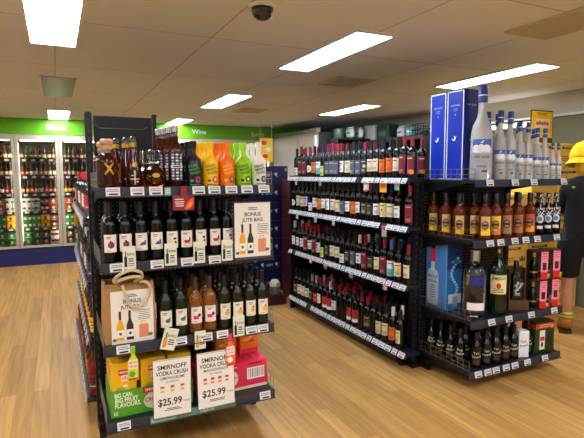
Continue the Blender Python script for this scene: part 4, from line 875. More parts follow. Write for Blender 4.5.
# large green whiskey
prof = [(.056, 0), (.064, .008), (.065, .3), (.06, .335), (.03, .38), (.024, .395), (.023, .47)]
o = tag(ob('whiskey_bottle', lathe_mesh('whiskey_bottle', prof, 'green_glass', 28), None, (2.85, 2.48, z2), -.75), 'very large dark green whiskey bottle with cream JAMESON label', 'whiskey bottle')
b = MB(); b.lathe([(.0255, .41), (.0255, .5), (.023, .503)], C(60, 48, 34, .3), 18); ob('cap', b.mesh('cap'), o)
d = D(.008); d.rect(-.06, .15, .06, .29, C(236, 224, 160), 1); d.text('JAMESON', 0, .262, .03, C(30, 60, 34), 2, .05, maxw=.1); d.ell(.0, .21, .016, .02, RDD, 2); d.bars(-.045, .045, .185, 3, .012, .005); d.rect(-.058, .284, .058, .288, C(60, 110, 60), 2)
ob('label', label_mesh('cream_label', .0655, d), o)
d = D(.005); d.ell(0, .455, .01, .014, 'gold', 1, 6); ob('neck_seal', label_mesh('neck_seal', .0262, d), o)
# black whiskey in its brown display box
o = tag(ob('display_box', None, None, (3.04, 2.45, z2), -.45), 'brown open display box on low plinth holding a black bottle', 'gift box')
BRN = C(92, 58, 32, .6); b = MB(); b.box(-.075, 0, 0, .075, .13, .07, BRN); b.box(-.075, .115, .07, .075, .13, .31, BRN); b.box(-.075, .0, .07, -.068, .115, .3, BRN); b.box(.068, .06, .07, .075, .115, .3, BRN); ob('box', b.mesh('display_box', False), o)
prof = [(.036, 0), (.04, .005), (.04, .16), (.035, .18), (.018, .2), (.016, .21), (.016, .26)]
o = tag(ob('black_bottle', lathe_mesh('black_bottle', prof, 'wine_glass', 22, pw=4), None, (3.068, 2.508, z2 + .072), -.5), "square black bottle with slanted white Jack Daniel's lettering, in brown box", 'whiskey bottle')
b = MB(); b.lathe([(.018, .215), (.018, .285), (.016, .288)], KB, 14); ob('cap', b.mesh('cap'), o)
b = MB(); d = D(1); d.rect(-.032, .02, .032, .16, C(20, 20, 20), 1); d.text('Jack', -.006, .115, .034, WT, 2, .03, maxw=.05, shear=.3, rot=.9); d.text("Daniel's", .008, .09, .03, WT, 2, .03, maxw=.09, shear=.3, rot=.9); d.bars(-.02, .02, .045, 2, .01, .004, WT); b.decal(d, front(-.0402)); ob('label', b.mesh('black_label', False), o)
# gift sets of bottle, tumbler and pink card
def giftset(x, y, z, label):
    o = tag(ob('gift_set', None, None, (x, y, z), -.35), label, 'gift set', 'gift sets with pink cards')
    b = MB(); b.box(-.062, -.04, 0, .062, .05, .006, C(60, 46, 30)); b.box(-.062, -.04, .212, .062, .05, .218, C(60, 46, 30)); b.box(-.062, .046, .006, .062, .05, .212, C(40, 34, 30)); ob('frame', b.mesh('set_frame', False), o)
    b = MB(); b.lathe([(.026, .008), (.028, .012), (.028, .11), (.022, .13), (.011, .15), (.011, .18)], 'wine_glass', 14, -.03, 0); b.lathe([(.013, .165), (.013, .2)], 'gold', 12, -.03, 0); b.lathe([(.0284, .05), (.0284, .062)], 'gold', 14, -.03, 0); ob('mini_bottle', b.mesh('mini_bottle'), o)
    b = MB(); b.lathe([(.02, .008), (.024, .012), (.029, .085)], 'acrylic', 14, .03, -.002); ob('tumbler', b.mesh('tumbler'), o)
    PKC = C(244, 138, 160); b = MB(); b.box(-.002, -.045, .06, .052, -.043, .21, PKC); d = D(1); d.rect(.01, .075, .04, .13, C(60, 30, 34), 1); d.rect(.004, .195, .046, .2, C(160, 50, 80), 1); d.bars(.006, .044, .175, 2, .014, .005, C(190, 70, 100), 1); b.decal(d, front(-.045)); ob('pink_card', b.mesh('pink_card', False), o)
    b = MB(); b.box(-.002, -.047, .006, .05, -.041, .058, RDD); b.ball((.058, -.046, .03), .014, 'gold', 10, 6, (1, .5, 1.3)); ob('ribbon', b.mesh('ribbon'), o)
for x, y, k in [(3.215, 2.44, 0), (3.35, 2.44, 1)]:
    for j in range(2): giftset(x, y, z2 + j * .22, ['lower', 'upper'][j] + ' gift set with pink card, stacked ' + ['beside the black bottle', 'at the shelf end'][k])

# C bottom shelf: black bottles with white script
def script_bottle(t1, t2, warm):
    def mk():
        prof = [(0.033, 0), (0.037, 0.004), (0.037, 0.145), (0.033, 0.165), (0.016, 0.185), (0.0145, 0.195), (0.0145, 0.235)]
        c = MB(); c.lathe([(0.0165, 0.19), (0.0165, 0.252), (0.015, 0.255)], KB, 14)
        d = D(.006); w = C(204, 200, 186); d.text(t1, 0.0, .108, .026, w, 2, .02, maxw=.04, rot=.15 if t2 == 'Pound' else 0); d.text(t2, .002, .082, .028, w, 2, .03, maxw=.058, rot=.15 if t2 == 'Pound' else 0); d.ell(0, .045, .018, .016, C(70, 62, 40), 1, 6); d.rect(-.026, .025, .026, .066, C(46, 40, 26), .5)
        return Kind('black_wine_bottle', 'black bottle', lathe_mesh('black_wine_bottle', prof, 'wine_glass', 20), [('cap', c.mesh('black_cap')), ('lettering', label_mesh('script', .0372, d))])
    return cached(('sb', t1), mk)
z3 = CZ[3] + .001
A_ = script_bottle('Pop', 'Nation', 0); B_ = script_bottle('Ten', 'Pound', 1)
for k, (x, y) in enumerate([(2.57, 2.845), (2.57, 2.745), (2.572, 2.645), (2.572, 2.55)]):
    A_.place(x, y, z3, -.8, ['black bottle with level white script, deepest on the open shelf side', 'black bottle with level white script, second along the open side', 'black bottle with level white script, third along the open side', 'black bottle with level white script, last before the corner'][k], 'black bottles with level white script')
for k, x in enumerate([2.625, 2.722, 2.818, 2.912, 3.0]):
    B_.place(x, 2.45, z3, -.75, 'black bottle with slanted white script, %s from the front corner' % ORD[k], 'black bottles with slanted white script')
B_.place(3.172, 2.47, z3, -.75, 'black bottle with slanted script between white carton and green box', 'black bottles with slanted white script')
for k, (x, y) in enumerate([(2.67, 2.60), (2.76, 2.56), (2.86, 2.56), (2.95, 2.56), (3.05, 2.57), (3.14, 2.58), (2.68, 2.72), (2.78, 2.68), (2.88, 2.68)]):
    B_.place(x, y, z3, -.7, 'black bottle %s, %s counting from the open side' % ('second row from the rail' if y < 2.62 else 'third row from the rail', ORD[k]), 'black bottles standing behind the front ones')
b = MB(); b.bbox(-.04, -.035, 0, .04, .035, .2, WT, .003); d = D(1); d.text('Ten', -.005, .12, .028, BK, 1, .02, rot=.15); d.text('Pound', 0, .09, .028, BK, 1, .02, maxw=.06, rot=.15); b.decal(d, front(-.035)); b.decal(d, leftf(-.04))
b.lathe([(.016, .2), (.016, .203)], WT, 10); tag(ob('bottle_carton', b.mesh('white_carton'), None, (3.085, 2.45, z3), -.35), 'white carton with black script standing among the black bottles', 'box')
b = MB(); DG = C(44, 60, 28); b.bbox(-.1, 0, 0, .1, .13, .235, DG, .003)
for f, wd in ((front(0), .1), (leftf(-.1, .065), .065)):
    d = D(1); d.rect(-wd + .004, .185, wd - .004, .222, C(196, 70, 36), 1); 
    if wd == .1: d.bars(-.07, .07, .208, 2, .014, .006, C(236, 180, 130), 2); d.rect(-.055, .02, .0, .17, C(236, 236, 226), 1); d.rect(-.05, .09, -.006, .12, RDD, 2); d.ell(-.028, .06, .012, .02, C(30, 60, 30), 2); d.rect(.03, .04, .075, .15, C(24, 34, 18), 2); d.ell(.07, .195, .018, .016, C(226, 150, 60), 3)
    b.decal(d, f)
tag(ob('whiskey_gift_box', b.mesh('green_gift_box'), None, (3.318, 2.43, z3), -.06), 'dark green gift box with orange band at the bottom shelf end', 'gift box')

# ------------------------------------------------------------------ side shelves behind the first end bay (seen edge on)
SG = tag(ob('side_gondola', None, None, (0.63, 3.07, 0)), 'dark gondola running back toward the fridges, seen edge on by the floor', 'shop shelving')
LZ = [1.24, 0.84, 0.50, 0.15]; GL_ = 1.85
b = MB(); b.box(-.012, 0, .08, .012, GL_, 1.45, 'perforated_metal'); ob('back_panel', b.mesh('back', False), SG)
for y in (0.02, GL_):
    b = MB(); b.box(-.025, y - .02, 0, .025, y + .02, 1.45, 'black_metal'); ob('upright', b.mesh('upright', False), SG)
b = MB(); b.box(-.42, .02, 0, .42, GL_, .09, 'black_metal'); ob('base', b.mesh('base', False), SG)
for z in LZ:
    b = MB(); fx = -.49 if z > .2 else -.515; b.box(fx + .006, 0, z - .02, -.03, GL_, z, 'shelf_metal'); sh = ob('shelf', b.mesh('shelf', False), SG)
    b = MB(); b.box(fx, 0, z - .04, fx + .006, GL_, z + .012, 'rail_grey'); ob('price_rail', b.mesh('rail', False), sh)
    for k in range(12): ob('price_ticket', ticket_mesh(.09, .036), sh, (fx - .008, .09 + k * .15, z - .015), rot=(-.3, 0, -PI / 2))
    b = MB()
    for q in (.0, .02): b.tube([(-.47, .004, z + .03 + q * 2), (-.06, .004, z + .03 + q * 2)], .002, 'wire', 5)
    for k in range(8): b.tube([(-.46 + k * .055, .004, z), (-.46 + k * .055, .004, z + .07)], .0018, 'wire', 5)
    ob('wire_guard', b.mesh('guard'), sh)
b = MB()
for z in LZ: b.box(.03, .02, z - .02, .42, GL_, z, 'shelf_metal')
ob('rear_shelf', b.mesh('rear_shelves', False), SG)
def plainb(key, glass, lc, cc, h=1.0, txt=None):
    def mk():
        prof = [(0.036, 0), (0.04, 0.005), (0.04, 0.16), (0.036, 0.18), (0.018, 0.21), (0.0155, 0.22), (0.0155, 0.27)]
        c = MB(); c.lathe([(0.0175, 0.235), (0.0175, 0.28)], cc, 12); d = D(.008); d.rect(-.04, .05, .04, .14, lc, 1); d.bars(-.03, .03, .11, 3, .02, .006, BK)
        d.rect(-.02, .065, .02, .075, C(240, 230, 200), 2)
        return Kind('spirit_bottle', 'spirit bottle', lathe_mesh('spirit_bottle', prof, glass, 14), [('cap', c.mesh('cap')), ('label', label_mesh('label', .0402, d))])
    return cached(('pb', key), mk)
SETS = [[('red', 'clear_glass', C(206, 24, 40), C(200, 20, 40)), ('white', 'clear_glass', WT, C(200, 20, 30)), ('brown', 'amber_glass', C(110, 60, 30), BK)],
        [('navy and white', 'clear_glass', C(60, 50, 110), WT), ('cream', 'olive_glass', CR, BK), ('black', 'clear_glass', BK, WT)],
        [('gold', 'rum_dark', C(230, 190, 60), C(60, 90, 40)), ('orange', 'amber_glass', OR, BK), ('cream', 'dark_amber_glass', CR, C(180, 40, 30))],
        [('dark red', 'red_liquor', C(110, 12, 14), BK), ('amber', 'dark_amber_glass', C(180, 110, 40), BK), ('dark red', 'red_liquor', C(110, 12, 14), BK)]]
SN = ['top', 'second', 'third', 'bottom']
for s, z in enumerate(LZ):
    for k in range(13):
        nm, gl, lc, cc = SETS[s][(k // 2 + (k > 3)) % 3]
        plainb((nm, gl), gl, lc, cc)  .place(.19 if s < 3 else .17, 3.125 + k * .13, z + .001, -.6, '%s label spirit bottle, %s from near end, %s shelf, edge on gondola' % (nm, ORD[k], SN[s]), 'spirits on the edge on gondola', 1.0 if s else .95)

# ------------------------------------------------------------------ navy and maroon drink cartons beyond the aisle
def navy(w, dp, h):
    b = MB(); b.bbox(0, 0, 0, w, dp, h, 'navy_card', .004); d = D(1); k = C(196, 206, 226)
    for cx in (w * .16, w * .62):
        s = .03; cy = h * .5
        d.poly([(cx - s, cy + s * .5), (cx - s * .2, cy + s * 1.1), (cx + s * .5, cy + s * .9), (cx + s * .2, cy + .1 * s), (cx + s * .5, cy - s), (cx - s * .1, cy - s * .3), (cx - s * .5, cy - s * .1)], k, 1)
    d.text('ORY', w * .38, h * .5, .045, k, 1, .03, maxw=w * .26); d.rect(w * .9, h * .72, w * .97, h * .9, C(150, 156, 170), 1)
    b.decal(d, front(0)); return b.mesh('navy_carton')
nm_ = navy(.42, .3, .225)
for c in range(2):
    for k in range(7 if c else 6):
        lv = ORD[k]; tag(ob('drink_carton', nm_, None, (1.80 + c * .43, 5.6, .001 + k * .2265)), 'navy drink carton with white emblem, %s up in the %s stack' % (lv, ['poster side', 'wine gondola side'][c]), 'carton', 'navy drink cartons piled up')
b = MB(); b.bbox(0, 0, 0, .4, .3, .235, 'maroon_card', .004); d = D(1); d.rect(.1, .01, .112, .225, C(150, 20, 36), 1); d.rect(.02, .16, .05, .2, C(150, 130, 130), 1); b.decal(d, front(0)); mme = b.mesh('maroon_carton')
for k in range(6): tag(ob('drink_carton', mme, None, (2.47, 5.1, .001 + k * .2365)), 'dark maroon drink carton, %s up beside the far end of the wine' % ORD[k], 'carton', 'maroon drink cartons piled up')
tag(ob('drink_carton', cached('lowbox', lambda: mme), None, (1.93, 4.98, .001)), 'low maroon carton under the cream topped keg', 'carton').scale = (1, .7, .45)
kg = tag(ob('mini_keg', lathe_mesh('keg', [(.045, 0), (.058, .01), (.062, .06), (.058, .1)], C(90, 84, 76, .3), 20), None, (2.22, 5.06, .108)), 'small grey keg with domed cream lid on low maroon carton', 'keg')
b = MB(); b.lathe([(.06, .1), (.062, .11), (.055, .145), (.035, .17), (.005, .178)], C(200, 196, 176, .4), 20); d = D(.006); d.ell(.01, .125, .02, .018, C(140, 140, 50), 1, 6); ob('lid', b.mesh('keg_lid'), kg); ob('emblem', label_mesh('keg_emblem', .0635, d), kg)

# ------------------------------------------------------------------ white cold room behind the wine
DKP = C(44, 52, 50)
o = tag(ob('cold_room', None, None, (3.95, 8.25, 0)), 'white panelled cold room with a steel rail along its top', 'cold room')
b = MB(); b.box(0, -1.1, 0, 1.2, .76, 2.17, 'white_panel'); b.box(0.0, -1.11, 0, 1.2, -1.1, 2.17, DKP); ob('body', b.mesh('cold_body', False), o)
b = MB(); b.box(-.06, -1.13, 2.17, 0.02, .76, 2.235, 'steel'); ob('top_rail', b.mesh('rail', False), o)
for y, lab in ((-1.05, 0), (-.4, 1)):
    b = MB(); b.bbox(-.05, y, .05, -.004, y + .6, 2.12, 'white_panel', .004); dd = ob('door', b.mesh('cold_door'), o)
    b = MB(); b.box(-.09, y + .55, 1.1, -.07, y + .57, 1.4, 'black_metal'); b.box(-.07, y + .55, 1.1, -.05, y + .57, 1.12, 'black_metal'); b.box(-.07, y + .55, 1.38, -.05, y + .57, 1.4, 'black_metal'); ob('handle', b.mesh('handle', False), dd)
# notice with red and yellow panels at the end of the fascia
b = MB(); b.box(-.12, 0, 0, .12, .004, .4, C(244, 200, 30)); d = D(1)
for i, c in enumerate((RDD, C(240, 240, 230), RDD)): d.ell([-.04, .04, -.02][i], .32 - i * .11, .05, .035, c, 1)
b.decal(d, front(0)); tag(ob('notice_board', b.mesh('notice', False), None, (3.2, 7.6, 1.68)), 'narrow yellow notice with red spots hanging past the white rum bottle', 'sign')
b = MB(); b.tube([(3.1, 7.602, 2.078), (3.1, 7.602, 2.4)], .002, 'wire', 5); b.tube([(3.3, 7.602, 2.078), (3.3, 7.602, 2.4)], .002, 'wire', 5); nb = bpy.data.objects['notice_board']; w_ = ob('hanging_wire', b.mesh('wire'), nb); w_.location = (-3.2, -7.6, -1.68)

# wall shelving with bags and boxes above the wine
o = tag(ob('wall_shelving', None, None, (5.0, 5.5, 0)), 'dark wall shelving rising behind the wine gondola', 'shop shelving')
DK = C(38, 44, 46); b = MB(); b.box(.17, 0, 0, .19, 1.6, 2.04, DK); ob('back_panel', b.mesh('back', False), o)
for y in (0, .8, 1.6):
    b = MB(); b.box(-.25, y - .015, 0, .17, y + .015, 2.0, DK); ob('divider', b.mesh('divider', False), o)
for z in (.15, .6, 1.0, 1.4, 1.75, 2.03):
    b = MB(); b.box(-.25, .015, z - .025, .17, 1.585, z, 'shelf_metal'); b.box(-.258, .015, z - .045, -.25, 1.585, z + .005, 'rail_grey'); ob('shelf', b.mesh('shelf', False), o)
o = tag(ob('storage_rack', None, None, (4.1, 6.8, 0)), 'dark storage rack against the end of the cold room', 'shop shelving')
for x in (0, .62):
    b = MB(); b.box(x - .015, 0, 0, x + .015, .3, 2.06, DK); ob('side', b.mesh('side', False), o)
for z in (.1, .7, 1.3, 1.7, 2.06):
    b = MB(); b.box(.015, 0, z - .025, .605, .3, z, DK); ob('shelf', b.mesh('shelf', False), o)
b = MB(); b.box(.015, .28, .1, .605, .29, 2.035, DK); ob('back_panel', b.mesh('back', False), o)
def bag(cn, c1, c2, x, y, zz, k):
    b = MB(); b.bbox(-.045, -.085, 0, .045, .085, .17, c1, .03); b.box(-.006, -.08, .165, .006, .08, .185, c1); d = D(1); d.rect(-.045, .07, .045, .1, c2, 1); 
    b.decal(d, leftf(-.045)); tag(ob('snack_bag', b.mesh('snack_bag'), None, (x, y, zz), random.uniform(-.2, .2)), '%s snack bag standing high up %s' % (cn, k), 'snack bag', 'snack bags above the wine')
for cn, c1, c2, x, y, zz, k in [('pale green', C(170, 206, 180), RDD, 4.42, 6.92, 2.061, 'on the storage rack'), ('white', C(214, 220, 214), C(60, 140, 70), 4.62, 6.94, 2.061, 'at the edge of the storage rack'),
    ('silver', C(196, 206, 216), C(90, 110, 140), 4.87, 6.16, 2.031, 'between the boxes and the teal bag'), ('teal', C(90, 180, 170), WT, 4.87, 5.93, 2.031, 'next to the wire basket')]: bag(cn, c1, c2, x, y, zz, k)
b = MB(); b.bbox(-.1, -.16, 0, .1, .16, .25, C(190, 200, 190), .003); tag(ob('product_box', b.mesh('pale_box'), None, (4.86, 6.86, 2.031)), 'pale white box on the wall shelving above the cream wine labels', 'box')
b = MB(); b.bbox(-.1, -.16, 0, .1, .16, .23, C(36, 60, 48), .003); d = D(1); 
for i in range(4): d.rect(-.08 + i * .045, .05, -.065 + i * .045, .13, C(130, 150, 130), 1)
b.decal(d, leftf(-.1)); tag(ob('product_box', b.mesh('dark_box'), None, (4.86, 6.5, 2.031), 0), 'dark green box on the wall shelving beside the pale box', 'box')
b = MB(); b.lathe([(.08, 0), (.085, .01), (.085, .14), (.08, .15)], C(60, 84, 70), 18); tag(ob('storage_drum', b.mesh('drum'), None, (4.2, 6.93, 2.061)), 'dark green drum on the storage rack, nearest the white doors', 'drum')
o = tag(ob('wire_basket', None, None, (4.87, 5.67, 2.036)), 'black wire basket with green leaves beside the blue boxes', 'basket')
b = MB()
for z in (0.0, .08, .16): b.tube([(-.12, -.15, z), (.12, -.15, z), (.12, .15, z), (-.12, .15, z), (-.12, -.15, z)], .005, 'black_metal', 5)
for k in range(6):
    y = -.15 + k * .06; b.tube([(-.12, y, 0), (-.12, y, .16)], .004, 'black_metal', 5); b.tube([(.12, y, 0), (.12, y, .16)], .004, 'black_metal', 5)
b.box(-.12, -.15, -.004, .12, .15, .002, 'black_metal'); ob('basket', b.mesh('basket'), o)
b = MB()
for k in range(26): b.M = Matrix.Translation((random.uniform(-.08, .08), random.uniform(-.11, .11), random.uniform(.03, .14))) @ Matrix.Rotation(random.uniform(0, 6), 4, 'Z') @ Matrix.Rotation(random.uniform(-1, 1), 4, 'X'); b.ball((0, 0, 0), .03, 'leaf', 6, 4, (1, .5, .15))
mat('leaf', (96, 120, 60), .7, noise=.3); ob('leaves', b.mesh('leaves'), o)

# ------------------------------------------------------------------ yellow cartons by the wall
def carton(w, dp, h, text):
    b = MB(); b.bbox(0, 0, 0, w, dp, h, 'carton', .006); TP = C(214, 172, 90); 
    for f, ww, off in ((front(0), w, 0), (leftf(0, dp), dp, 0)):
        d = D(1); d.rect(off + ww * .12, h * .78, off + ww * .72, h * .87, C(36, 34, 30), 1); d.bars(off + ww * .18, off + ww * .62, h * .82, 1, .01, .008, C(220, 180, 100), 2, .1)
        k = C(110, 76, 30); d.poly([(off + ww * .7, h * .3), (off + ww * .86, h * .3), (off + ww * .9, h * .5), (off + ww * .83, h * .4), (off + ww * .78, h * .54), (off + ww * .73, h * .4), (off + ww * .66, h * .5)], k, 1); d.bars(off + ww * .08, off + ww * .5, h * .45, 3, h * .08, h * .03, k, 1)
        b.decal(d, f)
    d = D(1); d.rect(.002, dp * .47, w - .002, dp * .53, TP, 1); b.decal(d, topf(h)); return b.mesh('carton')
cm = carton(.39, .36, .255, 'BEER'); 
HT = {0: 5, 1: 7, 2: 7}
for c in range(3):
    for k in range(HT[c]):
        tag(ob('beer_carton', cm, None, (3.96 + c * .4 + random.uniform(-.004, .004), 3.42, .001 + k * .2565)), 'yellow brown beer carton, %s up in the %s' % (ORD[k], ['shorter stack behind the whisky', 'middle stack under the yellow sign', 'stack behind the person'][c]), 'carton', 'yellow cartons stacked by the wall')
o = tag(ob('offer_sign', None, None, (4.65, 3.55, 1.806)), 'black framed yellow offer sign standing on the cartons', 'sign')
b = MB(); d = D(1); w, h = .17, .335; b.box(-w, 0, 0, w, .01, h, C(34, 32, 26)); d.rect(-w + .008, .05, w - .008, h - .01, C(250, 200, 20), 1); d.bars(-.09, .09, h - .032, 2, .016, .007, C(90, 70, 26), 2)
d.rect(-.115, .15, .125, .25, C(244, 226, 190), 2); d.rect(-.09, .185, .1, .21, C(226, 110, 80), 3); [d.ell(-.08 + q * .04, .2 + .008 * (q % 2), .017, .02, C(226, 90, 60), 4) for q in range(5)]; d.ell(-.07, .23, .03, .016, C(250, 230, 200), 3); d.rect(-w + .02, .012, w - .02, .038, C(90, 84, 60), 1)
b.decal(d, front(0)); ob('board', b.mesh('board', False), o)
b = MB(); b.box(-.14, -.03, -.008, .14, .05, 0, 'black_metal'); ob('foot', b.mesh('foot', False), o)
# strip light on the wall
o = tag(ob('strip_light', None, None, (5.14, 4.6, 2.05)), 'thin bright strip light on the wall above the cartons', 'wall light'); b = MB(); b.box(-.03, -.7, 0, .0, .7, .03, 'strip_lamp'); ob('tube', b.mesh('tube', False), o)
b = MB(); b.box(0, -.72, -.01, .06, .72, .05, 'white_panel'); ob('housing', b.mesh('housing', False), o)

# ------------------------------------------------------------------ shopper in yellow hat
def skin_mesh(name, verts, edges, radii, material, sub=2, root=0):
    me = bpy.data.meshes.new(name); me.from_pydata(verts, edges, []); me.materials.append(MATS[material])
    o = bpy.data.objects.new(name, me); COL.objects.link(o)
    m = o.modifiers.new('skin', 'SKIN'); m.use_smooth_shade = True; m.use_x_symmetry = False
    if not me.skin_vertices: pass
    for i, r in enumerate(radii):
        sv = me.skin_vertices[0].data[i]; sv.radius = r if isinstance(r, tuple) else (r, r); sv.use_root = (i == root)
    s = o.modifiers.new('sub', 'SUBSURF'); s.levels = sub; s.render_levels = sub
    dg = bpy.context.evaluated_depsgraph_get(); out = bpy.data.meshes.new_from_object(o.evaluated_get(dg)); bpy.data.objects.remove(o)
    out.name = name; out.polygons.foreach_set('use_smooth', [True] * len(out.polygons)); return out
P = tag(ob('person', None, None, (4.335, 2.83, 0), -.85), 'person in yellow knitted hat, black shirt and shorts, and tan boots at the frame edge', 'person')
# figure faces +Y/+X, back towards the aisle; built facing +Y
LGX = .095
V = [(0, 0, .93), (0, .0, 1.06), (0, .0, 1.2), (0, -.005, 1.33), (0, -.005, 1.43), (0, .01, 1.49), (0, .03, 1.55), (0, .035, 1.62),
     (-.1, 0, .88), (-LGX - .01, .015, .5), (-LGX - .02, -.02, .3), (-LGX - .02, -.01, .1), (-LGX - .02, .05, .045), (-LGX - .03, .15, .03),
     (.1, 0, .88), (LGX + .01, .02, .5), (LGX + .02, -.015, .3), (LGX + .02, -.01, .1), (LGX + .02, .05, .045), (LGX + .03, .15, .03),
     (-.16, 0, 1.38), (-.175, .06, 1.12), (-.12, .25, 1.08), (-.085, .33, 1.08), (-.075, .38, 1.07),
     (.16, 0, 1.38), (.175, .06, 1.12), (.12, .25, 1.08), (.085, .33, 1.08), (.075, .38, 1.07)]
Ed = [(0, 1), (1, 2), (2, 3), (3, 4), (4, 5), (5, 6), (6, 7), (0, 8), (8, 9), (9, 10), (10, 11), (11, 12), (12, 13), (0, 14), (14, 15), (15, 16), (16, 17), (17, 18), (18, 19), (3, 20), (20, 21), (21, 22), (22, 23), (23, 24), (3, 25), (25, 26), (26, 27), (27, 28), (28, 29)]
Rr = [(.15, .11), (.14, .1), (.15, .11), (.16, .11), (.1, .08), .055, (.078, .09), (.075, .092), (.09, .1), .062, .06, .04, .045, .035, (.09, .1), .062, .06, .04, .045, .035, .055, .045, .034, .028, (.03, .02), .055, .045, .034, .028, (.03, .02)]
ob('body', skin_mesh('body', V, Ed, Rr, 'skin'), P)
fing = MB()
for s in (-1, 1):
    for k in range(4):
        x = s * .082 + (k - 1.5) * .018; l = [.055, .065, .062, .05][k]
        fing.tube([(x, .38, 1.07), (x, .385 + l * .6, 1.065), (x, .385 + l * .9, 1.05), (x - s * .002, .385 + l * .9, 1.03)], [.009, .0085, .0075, .006], 'skin', 8)
    fing.tube([(s * .082 - s * .025, .365, 1.07), (s * .082 - s * .045, .39, 1.065), (s * .082 - s * .05, .415, 1.055)], [.011, .01, .008], 'skin', 8)
ob('fingers', fing.mesh('fingers'), P)
face = MB(); 
for s in (-1, 1):
    face.ball((s * .03, .123, 1.6), .012, C(240, 238, 232), 10, 6); face.ball((s * .03, .1335, 1.6), .006, C(50, 36, 26), 8, 5); face.ball((s * .088, .03, 1.595), .028, 'skin', 10, 6, (.35, .7, 1.1))
face.ball((0, .135, 1.578), .016, 'skin', 10, 6, (.8, 1.1, 1.6)); face.ball((0, .125, 1.54), .02, C(170, 96, 84), 10, 6, (1.1, .5, .3)); ob('face', face.mesh('face'), P)
# shirt: torso and sleeves; shorts; socks; boots
SV_ = [(0, 0, .82), (0, .0, 1.0), (0, .0, 1.18), (0, -.005, 1.32), (0, -.004, 1.42), (0, .005, 1.47), (-.16, 0, 1.38), (-.17, .03, 1.23), (-.172, .085, 1.1), (.16, 0, 1.38), (.17, .03, 1.23), (.172, .085, 1.1)]
me = skin_mesh('shirt', SV_, [(0, 1), (1, 2), (2, 3), (3, 4), (4, 5), (3, 6), (6, 7), (7, 8), (3, 9), (9, 10), (10, 11)], [(.2, .165), (.185, .145), (.18, .14), (.18, .14), (.125, .1), (.07, .07), .08, .076, .074, .08, .076, .074], 'black_cloth')
sh = ob('shirt', me, P); b = MB(); b.M = Matrix.Translation((-.12, -.145, 1.36)); b.ball((0, 0, 0), .016, C(90, 190, 60), 8, 5, (1, .3, .7)); lg = ob('green_logo', b.mesh('logo'), sh)
SH = [(0, 0, .96), (-.1, 0, .82), (-.112, .01, .62), (-.115, .012, .5), (.1, 0, .82), (.112, .01, .62), (.115, .012, .5), (0, 0, 1.06)]
ob('shorts', skin_mesh('shorts', SH, [(0, 1), (1, 2), (2, 3), (0, 4), (4, 5), (5, 6), (0, 7)], [(.2, .16), (.13, .14), (.108, .11), .104, (.13, .14), (.108, .11), .104, (.178, .138)], 'black_cloth'), P)
for s in (-1, 1):
    b = MB(); x = s * (LGX + .02)
    b.lathe([(.056, .15), (.06, .165), (.06, .185), (.056, .2)], C(206, 214, 70), 16, x, -.01); b.lathe([(.0605, .17), (.0605, .18)], C(70, 80, 40), 16, x, -.01); ob('sock', b.mesh('sock'), P)
    me = skin_mesh('boot', [(x, -.012, .155), (x, -.015, .1), (x, -.005, .062), (x + s * .004, .07, .05), (x + s * .008, .15, .044), (x + s * .01, .19, .04)], [(0, 1), (1, 2), (2, 3), (3, 4), (4, 5)], [.068, .064, (.062, .056), (.056, .044), (.056, .038), (.045, .03)], 'boot_leather')
    bt = ob('boot', me, P)
    b = MB(); pts = [(-.055, -.07), (-.05, .1), (-.045, .22), (0, .25), (.05, .22), (.055, .1), (.05, -.07), (0, -.09)]; vs = [(x + u, v, .001) for u, v in pts] + [(x + u, v, .022) for u, v in pts]
    b.add(vs, [tuple(range(8)), tuple(range(15, 7, -1))] + [(i, (i + 1) % 8, (i + 1) % 8 + 8, i + 8) for i in range(8)], 'rubber'); ob('sole', b.mesh('sole', False), bt)
    b = MB(); b.tube([(x - .03, .06, .1), (x + .03, .07, .1)], .005, C(70, 50, 30), 6); b.tube([(x - .03, .04, .12), (x + .03, .045, .12)], .005, C(70, 50, 30), 6); ob('laces', b.mesh('laces'), bt)
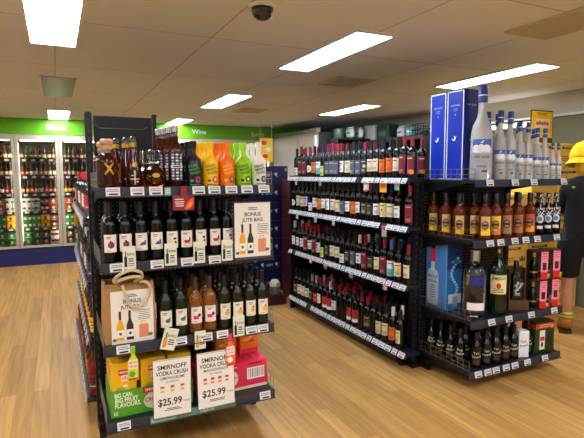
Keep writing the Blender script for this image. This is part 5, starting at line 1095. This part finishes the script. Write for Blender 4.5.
# hat: knitted crown, turned down brim over hair
b = MB(); b.M = Matrix.Translation((0, .02, 1.6)) @ Matrix.Rotation(.12, 4, 'Y') @ Matrix.Rotation(-.15, 4, 'X')
b.lathe([(.14, .0), (.15, .01), (.149, .05), (.138, .1), (.11, .145), (.066, .17), (.01, .18)], 'knit_yellow', 26, close=False); b.lathe([(.14, .0), (.165, -.035), (.17, -.055), (.16, -.05), (.135, -.005)], 'knit_yellow', 26, close=False); b.ball((-.01, -.02, .175), .024, 'knit_yellow', 10, 6)
ob('hat', b.mesh('hat', True, 60), P)
b = MB(); b.ball((0, -.015, 1.545), .105, 'knit_yellow', 18, 10, (.95, 1.0, .95)); ob('neck_flap', b.mesh('neck_flap'), P)
b = MB(); b.ball((0, .02, 1.6), .104, 'hair', 18, 10, (.93, 1.0, 1.0)); ob('hair', b.mesh('hair'), P)

# ------------------------------------------------------------------ world, camera, colour
w = bpy.data.worlds.new('world'); bpy.context.scene.world = w; w.use_nodes = True
w.node_tree.nodes['Background'].inputs['Color'].default_value = (0.9, 0.95, 1, 1); w.node_tree.nodes['Background'].inputs['Strength'].default_value = 0.3
cam = bpy.data.cameras.new('camera'); co = bpy.data.objects.new('camera', cam); COL.objects.link(co)
X = Vector((0.9002408, 0.04525775, -0.43303375)); Yv = Vector((-0.43536616, 0.08266446, -0.89645016)); Zv = Vector((-0.00477482, 0.99554926, 0.09412161))
M = Matrix((X, Yv, Zv)).to_4x4(); M.translation = (0, 0, 1.5); co.matrix_world = M
cam.sensor_fit = 'HORIZONTAL'; cam.sensor_width = 36; cam.lens = 488.0 / 584 * 36; cam.clip_start = 0.05
sc = bpy.context.scene; sc.camera = co
sc.view_settings.view_transform = 'Standard'; sc.view_settings.look = 'None'; sc.view_settings.gamma = 1; sc.view_settings.exposure = 1.72; sc.view_settings.use_curve_mapping = False
try:
    sc.cycles.use_denoising = True; sc.cycles.max_bounces = 12; sc.cycles.transmission_bounces = 10; sc.cycles.caustics_refractive = False; sc.cycles.caustics_reflective = False; sc.cycles.sample_clamp_indirect = 4
except Exception: pass
